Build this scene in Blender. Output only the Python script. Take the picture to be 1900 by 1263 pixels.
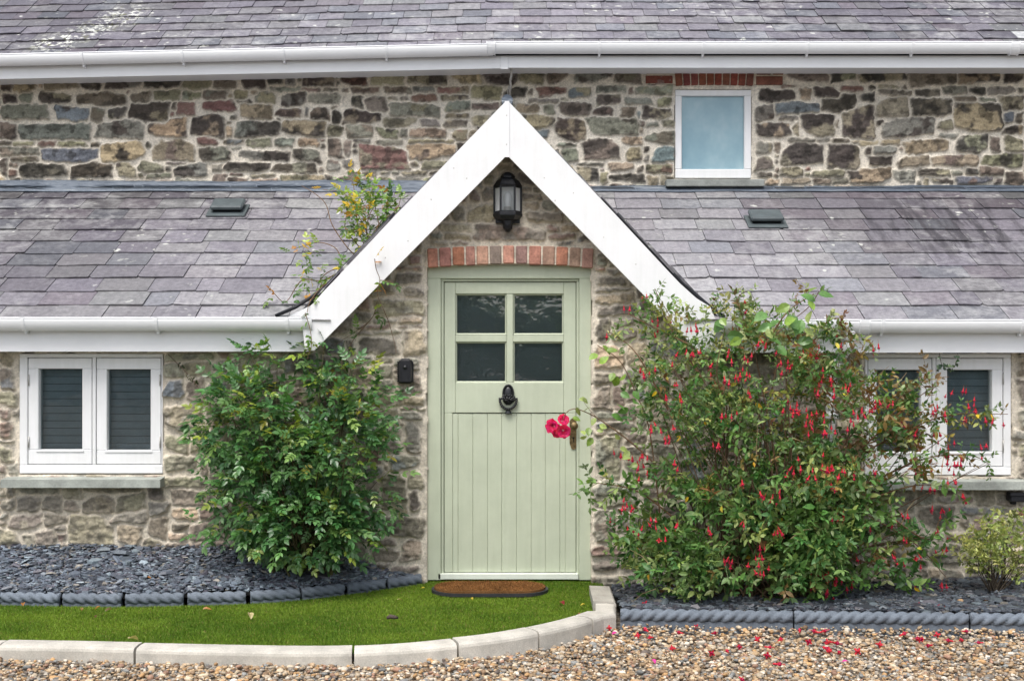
import bpy, math, random
import numpy as np
from mathutils import Vector, Matrix

for o in list(bpy.data.objects):
    bpy.data.objects.remove(o)
SC = bpy.context.scene
COL = SC.collection
R = math.radians

# ------------------------------------------------------------------ camera
F = 2400.0          # focal length in photo pixels (photo 1900 px wide)
DIST, EYE, HORIZ = 8.0, 1.5, 625.0
cd = bpy.data.cameras.new('camera')
cam = bpy.data.objects.new('camera', cd); COL.objects.link(cam)
cam.location = (0, -DIST, EYE); cam.rotation_euler = (R(90), 0, 0)
cd.sensor_width = 36.0; cd.lens = 36.0 * F / 1900.0
cd.shift_y = -(631.5 - HORIZ) / 1900.0
cd.clip_end = 600; cd.clip_start = 0.1
SC.camera = cam

# ------------------------------------------------------------------ light
SUN_EL, SUN_AZ = 62.0, 200.0
w = bpy.data.worlds.new('World'); SC.world = w; w.use_nodes = True
nt = w.node_tree; nt.nodes.clear()
out = nt.nodes.new('ShaderNodeOutputWorld'); bg = nt.nodes.new('ShaderNodeBackground')
sky = nt.nodes.new('ShaderNodeTexSky'); sky.sky_type = 'NISHITA'; sky.sun_disc = False
sky.sun_elevation = R(SUN_EL); sky.sun_rotation = R(SUN_AZ)
sky.air_density = 1.0; sky.dust_density = 4.0; sky.ozone_density = 1.0
hs = nt.nodes.new('ShaderNodeHueSaturation'); hs.inputs['Saturation'].default_value = 0.52
nt.links.new(sky.outputs[0], hs.inputs['Color']); nt.links.new(hs.outputs[0], bg.inputs[0])
bg.inputs[1].default_value = 0.15
nt.links.new(bg.outputs[0], out.inputs[0])
sl = bpy.data.lights.new('sun', 'SUN'); sl.energy = 1.4; sl.angle = R(24); sl.color = (1.0, 0.965, 0.91)
so = bpy.data.objects.new('sun', sl); COL.objects.link(so)
_a = R(SUN_AZ)
sd = Vector((math.sin(_a) * math.cos(R(SUN_EL)), math.cos(_a) * math.cos(R(SUN_EL)), math.sin(R(SUN_EL))))
so.rotation_euler = sd.to_track_quat('Z', 'Y').to_euler(); so.location = (0, -20, 30)
SC.view_settings.view_transform = 'Standard'; SC.view_settings.look = 'None'
SC.view_settings.exposure = 0.73; SC.view_settings.gamma = 1.0

# ------------------------------------------------------------------ helpers
def X(px, Y=0.0): return (px - 950.0) / F * (Y + DIST)
def Z(py, Y=0.0): return EYE + (HORIZ - py) / F * (Y + DIST)
def P(px, py, Y=0.0): return Vector((X(px, Y), Y, Z(py, Y)))
def G(px, py, z=0.0):
    d = F * (EYE - z) / (py - HORIZ)
    return Vector(((px - 950.0) / F * d, d - DIST, z))

LOC = {}
def link(o): COL.objects.link(o); return o
def parent(o, p):
    o.parent = p
    o.matrix_parent_inverse = Matrix.Translation(LOC.get(p.name, Vector((0, 0, 0)))).inverted()
def empty(name, loc=(0, 0, 0)):
    o = link(bpy.data.objects.new(name, None)); o.location = loc; o.empty_display_size = 0.2
    LOC[o.name] = Vector(loc); return o
def tag(o, label=None, cat=None, group=None, kind=None):
    if label: o['label'] = label
    if cat: o['category'] = cat
    if group: o['group'] = group
    if kind: o['kind'] = kind
    return o

def np_mesh(name, V, FV, mat, par=None, col=None, smooth=False, center=False, smooth_arr=None):
    """V (n,3) float, FV (m,k) int with fixed k, col (n,3) per vertex."""
    V = np.asarray(V, dtype=np.float32); FV = np.asarray(FV, dtype=np.int32)
    org = Vector((0, 0, 0))
    if center:
        org = Vector((float((V[:, 0].min() + V[:, 0].max()) / 2), float((V[:, 1].min() + V[:, 1].max()) / 2), float(V[:, 2].min())))
        V = V - np.array(org, dtype=np.float32)
    me = bpy.data.meshes.new(name)
    me.vertices.add(len(V)); me.vertices.foreach_set('co', V.ravel())
    k = FV.shape[1]; m = len(FV)
    me.loops.add(m * k); me.loops.foreach_set('vertex_index', FV.ravel())
    me.polygons.add(m)
    me.polygons.foreach_set('loop_start', np.arange(m, dtype=np.int32) * k)
    if smooth_arr is not None: me.polygons.foreach_set('use_smooth', np.asarray(smooth_arr, dtype=bool))
    else: me.polygons.foreach_set('use_smooth', np.full(m, smooth, dtype=bool))
    me.update(calc_edges=True)
    if col is not None: set_col(me, col)
    if mat: me.materials.append(mat)
    o = link(bpy.data.objects.new(name, me)); o.location = org
    if org.length: LOC[o.name] = org
    if par is not None: parent(o, par)
    return o
def set_col(me, col):
    a = me.attributes.new('Col', 'FLOAT_COLOR', 'POINT')
    c = np.ones((len(me.vertices), 4), dtype=np.float32); c[:, :3] = np.asarray(col, dtype=np.float32)[:, :3]
    a.data.foreach_set('color', c.ravel())

class MB:
    """collects shapes; build() links them as one mesh"""
    def __init__(s): s.v = []; s.f = []; s.c = []; s.sm = []
    def add(s, vs, fs, col=(1, 1, 1), smooth=False):
        b = len(s.v); s.v += [tuple(v) for v in vs]; s.f += [tuple(b + i for i in f) for f in fs]
        s.c += [tuple(col)] * len(vs) if not hasattr(col[0], '__len__') else col
        s.sm += [smooth] * len(fs); return s
    def box(s, x0, x1, y0, y1, z0, z1, bev=0.0, col=(1, 1, 1), xf=None):
        x0, x1 = min(x0, x1), max(x0, x1); y0, y1 = min(y0, y1), max(y0, y1); z0, z1 = min(z0, z1), max(z0, z1)
        b = min(bev, (x1 - x0) * .45, (y1 - y0) * .45, (z1 - z0) * .45)
        vs = []; idx = {}
        lo = (x0, y0, z0); hi = (x1, y1, z1)
        if b <= 0:
            for i in range(8): vs.append([hi[k] if (i >> k) & 1 else lo[k] for k in range(3)])
            fs = [(0, 2, 3, 1), (4, 5, 7, 6), (0, 1, 5, 4), (2, 6, 7, 3), (0, 4, 6, 2), (1, 3, 7, 5)]
        else:
            for i in range(8):
                c = [hi[k] if (i >> k) & 1 else lo[k] for k in range(3)]
                sg = [-1 if (i >> k) & 1 else 1 for k in range(3)]
                for a in range(3):   # vertex on the face of axis a
                    idx[(i, a)] = len(vs); vs.append([c[k] + (0 if k == a else sg[k] * b) for k in range(3)])
            fs = []
            for a in range(3):
                p, q = (a + 1) % 3, (a + 2) % 3
                for side in (0, 1):
                    cs = [(side << a) | (u << p) | (v << q) for u, v in ((0, 0), (1, 0), (1, 1), (0, 1))]
                    f = [idx[(c, a)] for c in cs]; fs.append(tuple(f if side else f[::-1]))
            for a in range(3):
                p, q = (a + 1) % 3, (a + 2) % 3
                for u in (0, 1):
                    for v in (0, 1):
                        i0 = (u << p) | (v << q); i1 = i0 | (1 << a)
                        f = [idx[(i0, p)], idx[(i1, p)], idx[(i1, q)], idx[(i0, q)]]
                        fs.append(tuple(f if u == v else f[::-1]))
            for i in range(8):
                f = [idx[(i, 0)], idx[(i, 1)], idx[(i, 2)]]
                fs.append(tuple(f if bin(i).count('1') % 2 else f[::-1]))
        if xf: vs = [xf(Vector(v)) for v in vs]
        return s.add(vs, fs, col)
    def prism(s, poly, y0, y1, col=(1, 1, 1)):
        """poly: (x,z) list, extruded from y0 (front) to y1"""
        n = len(poly); ar = sum(poly[i][0] * poly[(i + 1) % n][1] - poly[(i + 1) % n][0] * poly[i][1] for i in range(n))
        if ar < 0: poly = poly[::-1]
        vs = [(x, y0, z) for x, z in poly] + [(x, y1, z) for x, z in poly]
        fs = [tuple(range(n)), tuple(range(2 * n - 1, n - 1, -1))]
        fs += [(i, i + n, (i + 1) % n + n, (i + 1) % n) for i in range(n)]
        return s.add(vs, fs, col)
    def tube(s, pts, r, n=8, col=(1, 1, 1), cap=True, smooth=True):
        pts = [Vector(p) for p in pts]; m = len(pts)
        if not hasattr(r, '__len__'): r = [r] * m
        vs = []; ref = None
        for i, p in enumerate(pts):
            t = (pts[min(i + 1, m - 1)] - pts[max(i - 1, 0)])
            t = t.normalized() if t.length > 1e-9 else Vector((0, 0, 1))
            if ref is None: ref = Vector((0, 0, 1)) if abs(t.z) < .9 else Vector((1, 0, 0))
            a = (ref - t * ref.dot(t)); a = a.normalized() if a.length > 1e-6 else t.orthogonal().normalized()
            ref = a; b = t.cross(a)
            for k in range(n):
                th = 2 * math.pi * k / n; vs.append(p + (a * math.cos(th) + b * math.sin(th)) * r[i])
        fs = [(i * n + k, i * n + (k + 1) % n, (i + 1) * n + (k + 1) % n, (i + 1) * n + k) for i in range(m - 1) for k in range(n)]
        s.add(vs, fs, col, smooth)
        if cap and n > 2:
            b = len(s.v) - len(vs)
            s.f += [tuple(b + k for k in range(n))[::-1], tuple(b + (m - 1) * n + k for k in range(n))]; s.sm += [False, False]
        return s
    def lathe(s, prof, c, n=20, axis=2, col=(1, 1, 1), a0=0, a1=2 * math.pi, smooth=True, sy=1.0):
        """prof: (r,h) list along axis; c: centre"""
        full = abs(a1 - a0 - 2 * math.pi) < 1e-6; nn = n if full else n + 1
        vs = []
        for r, h in prof:
            for k in range(nn):
                th = a0 + (a1 - a0) * k / n; u, v = r * math.cos(th), r * math.sin(th) * sy
                vs.append({2: (c[0] + u, c[1] + v, c[2] + h), 1: (c[0] + u, c[1] + h, c[2] + v), 0: (c[0] + h, c[1] + u, c[2] + v)}[axis])
        fs = []
        for i in range(len(prof) - 1):
            for k in range(n):
                a, b = i * nn + k, i * nn + (k + 1) % nn
                fs.append((a, b, b + nn, a + nn))
        return s.add(vs, fs, col, smooth)
    def sweep(s, prof, path, col=(1, 1, 1), caps=True, smooth=False):
        """prof: (offset to the left of travel, z) list; path: Vectors in plan"""
        m = len(path); n = len(prof); vs = []
        for i, p in enumerate(path):
            t = path[min(i + 1, m - 1)] - path[max(i - 1, 0)]; t.z = 0; t.normalize()
            nrm = Vector((-t.y, t.x, 0))
            for o_, z in prof: vs.append((p.x + nrm.x * o_, p.y + nrm.y * o_, p.z + z))
        fs = [(i * n + k, i * n + (k + 1) % n, (i + 1) * n + (k + 1) % n, (i + 1) * n + k) for i in range(m - 1) for k in range(n)]
        if caps: fs += [tuple(range(n))[::-1], tuple((m - 1) * n + k for k in range(n))]
        return s.add(vs, fs, col, smooth)
    def build(s, name, mat, par=None, center=False):
        org = Vector((0, 0, 0)); v = s.v
        if center:
            a = np.array(v); org = Vector((float((a[:, 0].min() + a[:, 0].max()) / 2), float((a[:, 1].min() + a[:, 1].max()) / 2), float(a[:, 2].min())))
            v = [tuple(Vector(q) - org) for q in v]
        me = bpy.data.meshes.new(name); me.from_pydata(v, [], s.f)
        me.polygons.foreach_set('use_smooth', s.sm); me.update()
        set_col(me, np.array(s.c, dtype=np.float32))
        if mat: me.materials.append(mat)
        o = link(bpy.data.objects.new(name, me)); o.location = org
        if org.length: LOC[o.name] = org
        if par is not None: parent(o, par)
        return o

def scatter(T, TF, Pn, M, S, colors, tcol=None):
    """copies of a template: T (k,3), TF (m,q); Pn (N,3) places, M (N,3,3) rows = local axes, S (N,) or (N,3) sizes, colors (N,3)"""
    N, k = len(Pn), len(T)
    S = np.asarray(S); S = S[:, None, None] if S.ndim == 1 else S[:, None, :]
    V = np.einsum('nki,nij->nkj', T[None] * S, M) + Pn[:, None, :]
    FV = TF[None] + (np.arange(N) * k)[:, None, None]
    C = np.repeat(colors[:, None, :], k, 1)
    if tcol is not None: C = C * tcol[None]
    return V.reshape(-1, 3), FV.reshape(-1, TF.shape[1]), C.reshape(-1, 3)
def frames(d, up):
    """local x = d, local z close to up"""
    d = d / np.linalg.norm(d, axis=1, keepdims=True)
    z = up - d * (d * up).sum(1, keepdims=True); z /= np.maximum(np.linalg.norm(z, axis=1, keepdims=True), 1e-6)
    y = np.cross(z, d); return np.stack([d, y, z], 1)
def spline(pts, step=0.03):
    pts = [Vector(p) for p in pts]; q = [pts[0] * 2 - pts[1]] + pts + [pts[-1] * 2 - pts[-2]]; o = []
    for i in range(1, len(q) - 2):
        a, b, c, d = q[i - 1:i + 3]; n = max(2, int((c - b).length / step))
        for k in range(n):
            t = k / n
            o.append(0.5 * ((2 * b) + (c - a) * t + (2 * a - 5 * b + 4 * c - d) * t * t + (3 * b - a - 3 * c + d) * t ** 3))
    o.append(pts[-1]); return o
def in_poly(x, y, poly):
    c = np.zeros(len(x), bool); n = len(poly); j = n - 1
    for i in range(n):
        xi, yi = poly[i][0], poly[i][1]; xj, yj = poly[j][0], poly[j][1]
        if yi != yj:
            c ^= ((yi > y) != (yj > y)) & (x < (xj - xi) * (y - yi) / (yj - yi) + xi)
        j = i
    return c
_tab = {}
def vnoise(x, z, freq, seed=0):
    if seed not in _tab: _tab[seed] = np.random.RandomState(seed + 77).rand(256, 256).astype(np.float32)
    T = _tab[seed]; u = x * freq; v = z * freq
    iu = np.floor(u).astype(int); iv = np.floor(v).astype(int); fu = u - iu; fv = v - iv
    fu = fu * fu * (3 - 2 * fu); fv = fv * fv * (3 - 2 * fv); iu &= 255; iv &= 255; ju = (iu + 1) & 255; jv = (iv + 1) & 255
    return (T[iu, iv] * (1 - fu) + T[ju, iv] * fu) * (1 - fv) + (T[iu, jv] * (1 - fu) + T[ju, jv] * fu) * fv
def fbm(x, z, freq, seed=0, oct=4):
    a = 0; s = 0; g = 1
    for k in range(oct): a = a + g * vnoise(x + 3.1 * k, z - 1.7 * k, freq * 2 ** k, seed + k); s += g; g *= .55
    return a / s
def sstep(a, b, x): t = np.clip((x - a) / (b - a), 0, 1); return t * t * (3 - 2 * t)

# ------------------------------------------------------------------ materials
class NT:
    def __init__(s, name):
        s.m = bpy.data.materials.new(name); s.m.use_nodes = True; s.t = s.m.node_tree; s.t.nodes.clear()
        s.out = s.n('ShaderNodeOutputMaterial')
    def n(s, typ, **kw):
        nd = s.t.nodes.new(typ)
        for k, v in kw.items():
            if hasattr(nd, k): setattr(nd, k, v)
            else: nd.inputs[k.replace('_', ' ')].default_value = v
        return nd
    def l(s, a, b): s.t.links.new(a, b)
    def coord(s, scale=(1, 1, 1)):
        tc = s.n('ShaderNodeTexCoord'); mp = s.n('ShaderNodeMapping'); mp.inputs['Scale'].default_value = scale
        s.l(tc.outputs['Object'], mp.inputs['Vector']); return mp.outputs[0]
    def noise(s, vec, scale, detail=4, rough=.55):
        nd = s.n('ShaderNodeTexNoise'); nd.inputs['Scale'].default_value = scale; nd.inputs['Detail'].default_value = detail
        nd.inputs['Roughness'].default_value = rough; s.l(vec, nd.inputs['Vector']); return nd.outputs['Fac']
    def ramp(s, fac, stops):
        nd = s.n('ShaderNodeValToRGB'); el = nd.color_ramp.elements
        while len(el) < len(stops): el.new(.5)
        for e, (p, c) in zip(el, stops): e.position = p; e.color = (*c, 1) if len(c) == 3 else c
        s.l(fac, nd.inputs[0]); return nd.outputs[0]
    def mix(s, fac, a, b, mode='MIX'):
        nd = s.n('ShaderNodeMix'); nd.data_type = 'RGBA'; nd.blend_type = mode
        for sock, v in ((0, fac), (6, a), (7, b)):
            if isinstance(v, (int, float)): nd.inputs[sock].default_value = v
            elif isinstance(v, tuple): nd.inputs[sock].default_value = (*v, 1)
            else: s.l(v, nd.inputs[sock])
        return nd.outputs[2]
    def attr(s): nd = s.n('ShaderNodeAttribute'); nd.attribute_name = 'Col'; return nd.outputs['Color']
    def bump(s, h, dist=.002, strength=1.0):
        nd = s.n('ShaderNodeBump'); nd.inputs['Distance'].default_value = dist; nd.inputs['Strength'].default_value = strength
        s.l(h, nd.inputs['Height']); return nd.outputs[0]
    def bsdf(s, color, rough=.8, spec=.3, metal=0.0, normal=None):
        b = s.n('ShaderNodeBsdfPrincipled')
        if isinstance(color, tuple): b.inputs['Base Color'].default_value = (*color, 1)
        else: s.l(color, b.inputs['Base Color'])
        if isinstance(rough, (int, float)): b.inputs['Roughness'].default_value = rough
        else: s.l(rough, b.inputs['Roughness'])
        b.inputs['Specular IOR Level'].default_value = spec; b.inputs['Metallic'].default_value = metal
        if normal is not None: s.l(normal, b.inputs['Normal'])
        return b
    def done(s, sh): s.l(sh.outputs[0] if hasattr(sh, 'outputs') else sh, s.out.inputs[0]); return s.m

def m_rough(name, base=None, rough=.85, spec=.25, nscale=90, namt=.35, bscale=160, bdist=.003, lscale=6, lamt=.25):
    """matt material on the colour attribute (or a base) with grain at two sizes"""
    t = NT(name); v = t.coord(); c = t.attr()
    if base: c = t.mix(1.0, c, base, 'MULTIPLY')
    n1 = t.ramp(t.noise(v, nscale, 5, .7), [(.25, (1 - namt,) * 3), (.75, (1 + namt,) * 3)])
    n2 = t.ramp(t.noise(v, lscale, 3), [(.3, (1 - lamt,) * 3), (.7, (1 + lamt,) * 3)])
    c = t.mix(1.0, t.mix(1.0, c, n1, 'MULTIPLY'), n2, 'MULTIPLY')
    return t.done(t.bsdf(c, rough, spec, normal=t.bump(t.noise(v, bscale, 6, .7), bdist)))
M = {}
M['stone'] = m_rough('rubble_stone', nscale=70, namt=.38, bscale=120, bdist=.006, lscale=9, lamt=.15)
M['brick'] = m_rough('red_brick', nscale=60, namt=.35, bscale=140, bdist=.004, lscale=14, lamt=.3)
M['concrete'] = m_rough('concrete', nscale=130, namt=.22, bscale=220, bdist=.0025, lscale=7, lamt=.2)
M['sillstone'] = m_rough('sill_stone', nscale=80, namt=.18, bscale=150, bdist=.002, lscale=9, lamt=.25)
M['edging'] = m_rough('blue_grey_concrete', nscale=120, namt=.2, bscale=260, bdist=.0015, lscale=8, lamt=.2, rough=.75)
M['chip'] = m_rough('slate_chip', nscale=60, namt=.25, bscale=120, bdist=.002, lscale=3, lamt=.15, rough=.45, spec=.6)
M['pebble'] = m_rough('pebble', nscale=110, namt=.2, bscale=200, bdist=.0008, lscale=2, lamt=.1, rough=.6, spec=.35)
M['soil'] = m_rough('dark_soil', base=(.03, .027, .026), nscale=60, bscale=80, bdist=.01)
M['bark'] = m_rough('bark', nscale=120, namt=.3, bscale=200, bdist=.002)
M['coir'] = m_rough('coir', nscale=160, namt=.5, bscale=260, bdist=.004, rough=.95, spec=.05)
def m_paint(name, col, rough=.42, spec=.4, dirt=.1, dscale=5, streak=False, bd=.0004):
    t = NT(name); v = t.coord()
    n = t.ramp(t.noise(v, dscale, 6, .65), [(.35, (1 - dirt,) * 3), (.62, (1, 1, 1))])
    c = t.mix(1.0, col, n, 'MULTIPLY')
    sp = t.ramp(t.noise(v, 42, 3, .5), [(.18, (.7, .69, .65)), (.25, (1, 1, 1))])
    c = t.mix(.55, c, t.mix(1.0, c, sp, 'MULTIPLY'))
    if streak:
        v2 = t.coord((30, 30, 2.5)); g = t.ramp(t.noise(v2, 1.0, 4, .6), [(.35, (.92, .93, .91)), (.6, (1, 1, 1))])
        c = t.mix(.6, c, t.mix(1.0, c, g, 'MULTIPLY'))
    r = t.ramp(t.noise(v, 18, 4), [(.3, (rough * .8,) * 3), (.7, (min(1, rough * 1.3),) * 3)])
    return t.done(t.bsdf(c, r, spec, normal=t.bump(t.noise(v, 35, 5, .6), bd)))
M['upvc'] = m_paint('white_plastic', (.80, .815, .83), .35, .45, .05, 4)
M['white'] = m_paint('white_paint', (.785, .79, .80), .45, .4, .06, 5, True)
M['sage'] = m_paint('sage_paint', (.50, .545, .42), .48, .35, .09, 4, True, .0012)
M['threshold'] = m_paint('threshold_strip', (.68, .72, .64), .4, .4, .1, 9)
M['black'] = m_paint('black_metal', (.012, .013, .017), .42, .35, .3, 14, False, .0012)
M['iron'] = m_paint('cast_iron', (.014, .015, .018), .35, .5, .3, 30, False, .002)
M['rubber'] = m_paint('black_rubber', (.03, .031, .033), .6, .3, .3, 30)
M['vent'] = m_paint('vent_plastic', (.085, .105, .11), .5, .4, .25, 12)
t = NT('dim_hall'); M['hall'] = t.done(t.bsdf((.36, .45, .47), .9, .1))
t = NT('painted_sky_glare_glass'); b_ = t.bsdf((.86, .88, .9), .25, .5); tr_ = t.n('ShaderNodeBsdfTranslucent'); tr_.inputs[0].default_value = (.9, .92, .94, 1)
mx_ = t.n('ShaderNodeMixShader'); mx_.inputs[0].default_value = .18; t.l(b_.outputs[0], mx_.inputs[1]); t.l(tr_.outputs[0], mx_.inputs[2]); M['painted_glare'] = t.done(mx_)  # diffuse white painted for the bright sky mirrored in the lantern's side panes
t = NT('lead'); v = t.coord((1.2, 6, 6)); c = t.ramp(t.noise(v, 3.2, 5, .6), [(.3, (.055, .072, .10)), (.58, (.095, .118, .15)), (.8, (.25, .27, .28))])
M['lead'] = t.done(t.bsdf(c, .5, .5, .25, normal=t.bump(t.noise(t.coord((2, 8, 8)), 5, 3), .01)))
t = NT('brass'); v = t.coord(); c = t.ramp(t.noise(v, 45, 5, .7), [(.3, (.07, .05, .025)), (.6, (.24, .17, .08)), (.75, (.36, .26, .13))])
M['brass'] = t.done(t.bsdf(c, .42, .5, .7, normal=t.bump(t.noise(v, 150, 4), .001)))
t = NT('zinc'); c = t.ramp(t.noise(t.coord(), 20, 5, .7), [(.3, (.25, .24, .22)), (.7, (.62, .61, .58))])
M['zinc'] = t.done(t.bsdf(c, .4, .5, .5))
def m_glass(name, tint=(.85, .9, .9), fres=1.6, wav=.0015, wscale=9, dirt=.0):
    t = NT(name); v = t.coord()
    nb = t.bump(t.noise(v, wscale, 3, .5), wav)
    gl = t.n('ShaderNodeBsdfGlossy'); gl.inputs['Roughness'].default_value = .03; t.l(nb, gl.inputs['Normal'])
    tr = t.n('ShaderNodeBsdfTransparent'); tr.inputs[0].default_value = (*tint, 1)
    fr = t.n('ShaderNodeFresnel'); fr.inputs[0].default_value = fres
    mx = t.n('ShaderNodeMixShader'); t.l(fr.outputs[0], mx.inputs[0]); t.l(tr.outputs[0], mx.inputs[1]); t.l(gl.outputs[0], mx.inputs[2])
    if dirt:
        df = t.n('ShaderNodeBsdfDiffuse'); df.inputs[0].default_value = (.5, .52, .5, 1)
        m2 = t.n('ShaderNodeMixShader')
        g = t.ramp(t.noise(v, 160, 4, .8), [(.5, (dirt * .2,) * 3), (.72, (dirt,) * 3), (.8, (min(.6, dirt * 6),) * 3)])
        t.l(g, m2.inputs[0]); t.l(mx.outputs[0], m2.inputs[1]); t.l(df.outputs[0], m2.inputs[2]); return t.done(m2)
    return t.done(mx)
M['glass'] = m_glass('window_glass', fres=1.5, dirt=.04)
M['doorglass'] = m_glass('door_glass', tint=(.86, .89, .9), fres=2.1, wav=.0035, wscale=7, dirt=.05)
M['lampglass'] = m_glass('lamp_glass', tint=(.98, .99, .99), fres=1.7)
t = NT('obscured_glass_painted_sky'); v = t.coord((1, 1, .8))
c = t.ramp(t.noise(v, 2.6, 4, .6), [(.25, (.16, .29, .36)), (.5, (.25, .39, .45)), (.75, (.40, .53, .57))])  # blue pane tone with a cloudy sky reflection painted into the colour
M['obscured_painted_sky'] = t.done(t.bsdf(c, .12, .6, normal=t.bump(t.noise(t.coord(), 8, 2), .002)))
M['dark'] = NT('dark_interior'); M['dark'] = M['dark'].done(M['dark'].bsdf((.012, .013, .015), .9, .1))
M['blind'] = m_paint('blind_slat', (.25, .29, .33), .6, .2, .2, 6)
M['sheer'] = m_paint('pale_reflector', (.9, .91, .92), .5, .4, .03)
t = NT('bulb'); M['bulb'] = t.done(t.bsdf((.75, .77, .78), .15, .6))
def m_leaf(name, trans=.3, rough=.42, spec=.45, veins=True):
    t = NT(name); c = t.attr(); v = t.coord()
    c = t.mix(1.0, c, t.ramp(t.noise(v, 55, 3), [(.3, (.78, .8, .75)), (.7, (1.2, 1.18, 1.2))]), 'MULTIPLY')
    b = t.bsdf(c, rough, spec); tr = t.n('ShaderNodeBsdfTranslucent'); t.l(t.mix(1.0, c, (1.25, 1.25, .6), 'MULTIPLY'), tr.inputs[0])
    mx = t.n('ShaderNodeMixShader'); mx.inputs[0].default_value = trans
    t.l(b.outputs[0], mx.inputs[1]); t.l(tr.outputs[0], mx.inputs[2]); return t.done(mx)
M['leaf'] = m_leaf('leaf', .30, .34, .6)
M['smallleaf'] = m_leaf('small_leaf', .28, .45, .4)
M['petal'] = m_leaf('petal', .35, .5, .3)
M['turf'] = m_leaf('turf_blade', .2, .55, .25)
# slate roof: per-slate colour, lichen spots, pale bloom and dark run-off streaks down the pitch
def m_slate(name, upper=False):
    t = NT(name); v = t.coord(); c = t.attr()
    g = t.ramp(t.noise(t.coord((1, 1, 1)), 28, 6, .75), [(.3, (.66, .655, .67)), (.5, (1, 1, 1)), (.72, (1.42, 1.41, 1.40))])
    c = t.mix(1.0, c, g, 'MULTIPLY')
    st = t.ramp(t.noise(t.coord((38, 2.6, 4)), 1.0, 4, .65), [(.40, (.0,) * 3), (.62, (1, 1, 1))])
    c = t.mix(.35, c, t.mix(st, t.mix(1.0, c, (.78, .77, .8), 'MULTIPLY'), t.mix(1.0, c, (1.12, 1.12, 1.12), 'MULTIPLY')))
    big = t.ramp(t.noise(v, 1.1, 3), [(.42, (0,) * 3), (.68, (1,) * 3)])
    bl = t.ramp(t.noise(v, 7, 6, .7), [(.45, (0,) * 3), (.75, (1,) * 3)])
    c = t.mix(t.mix(1.0, big, bl, 'MULTIPLY'), c, (.42, .42, .415))
    lm = t.ramp(t.noise(v, 16, 2, .5), [(.66, (0,) * 3), (.70, (.85,) * 3)])
    lm2 = t.ramp(t.noise(v, 0.9, 2), [(.45, (0,) * 3), (.6, (1,) * 3)])
    c = t.mix(t.mix(1.0, lm, lm2, 'MULTIPLY'), c, (.50, .51, .46))
    sp = t.n('ShaderNodeTexVoronoi'); sp.inputs['Scale'].default_value = 11; vd = t.n('ShaderNodeTexNoise'); vd.inputs['Scale'].default_value = 9; vd.inputs['Detail'].default_value = 5; t.l(v, vd.inputs['Vector']); t.l(t.mix(.12, v, vd.outputs['Color']), sp.inputs['Vector'])
    dots = t.ramp(sp.outputs['Distance'], [(.16, (1,) * 3), (.22, (0,) * 3)])
    sel = t.ramp(sp.outputs['Color'], [(.80, (0,) * 3), (.82, (.8,) * 3)])
    c = t.mix(t.mix(1.0, dots, sel, 'MULTIPLY'), c, (.55, .56, .52))
    def spot(loc, rx, ry, rz):
        tc = t.n('ShaderNodeTexCoord'); mp = t.n('ShaderNodeMapping'); mp.vector_type = 'TEXTURE'
        mp.inputs['Location'].default_value = loc; mp.inputs['Scale'].default_value = (rx, ry, rz)
        t.l(tc.outputs['Object'], mp.inputs[0]); ln = t.n('ShaderNodeVectorMath'); ln.operation = 'LENGTH'; t.l(mp.outputs[0], ln.inputs[0])
        return t.ramp(ln.outputs['Value'], [(.35, (1,) * 3), (1.0, (0,) * 3)])
    def fleck(mask, tex, col):
        nonlocal c
        c = t.mix(t.mix(1.0, mask, tex, 'MULTIPLY'), c, col)
    if upper:
        a = t.mix(1.0, t.mix(1.0, spot((-3.46, 1.67, 3.75), .26, .4, .2), spot((-3.27, 1.89, 3.90), .24, .4, .22), 'ADD'), spot((-3.08, 2.15, 4.07), .26, .5, .25), 'ADD')
        fleck(a, t.ramp(t.noise(v, 21, 4, .7), [(.52, (0,) * 3), (.58, (1,) * 3)]), (.62, .63, .57))
        fleck(a, t.ramp(t.noise(t.coord((1.1, 1, 1)), 17, 3), [(.58, (0,) * 3), (.64, (1,) * 3)]), (.10, .10, .045))
    else:
        a = spot((3.1, 1.15, 2.28), .95, .95, .6)
        fleck(a, t.ramp(t.noise(t.coord((15, 1.6, 2.4)), 1.0, 4, .7), [(.5, (0,) * 3), (.6, (.9,) * 3)]), (.045, .042, .05))
    b = t.bump(t.noise(t.coord((1, 1.2, 1.2)), 40, 6, .7), .004)
    return t.done(t.bsdf(c, .52, .45, normal=b))
M['slate'] = m_slate('slate_tile'); M['slate_upper'] = m_slate('slate_tile_upper', True)
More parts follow.
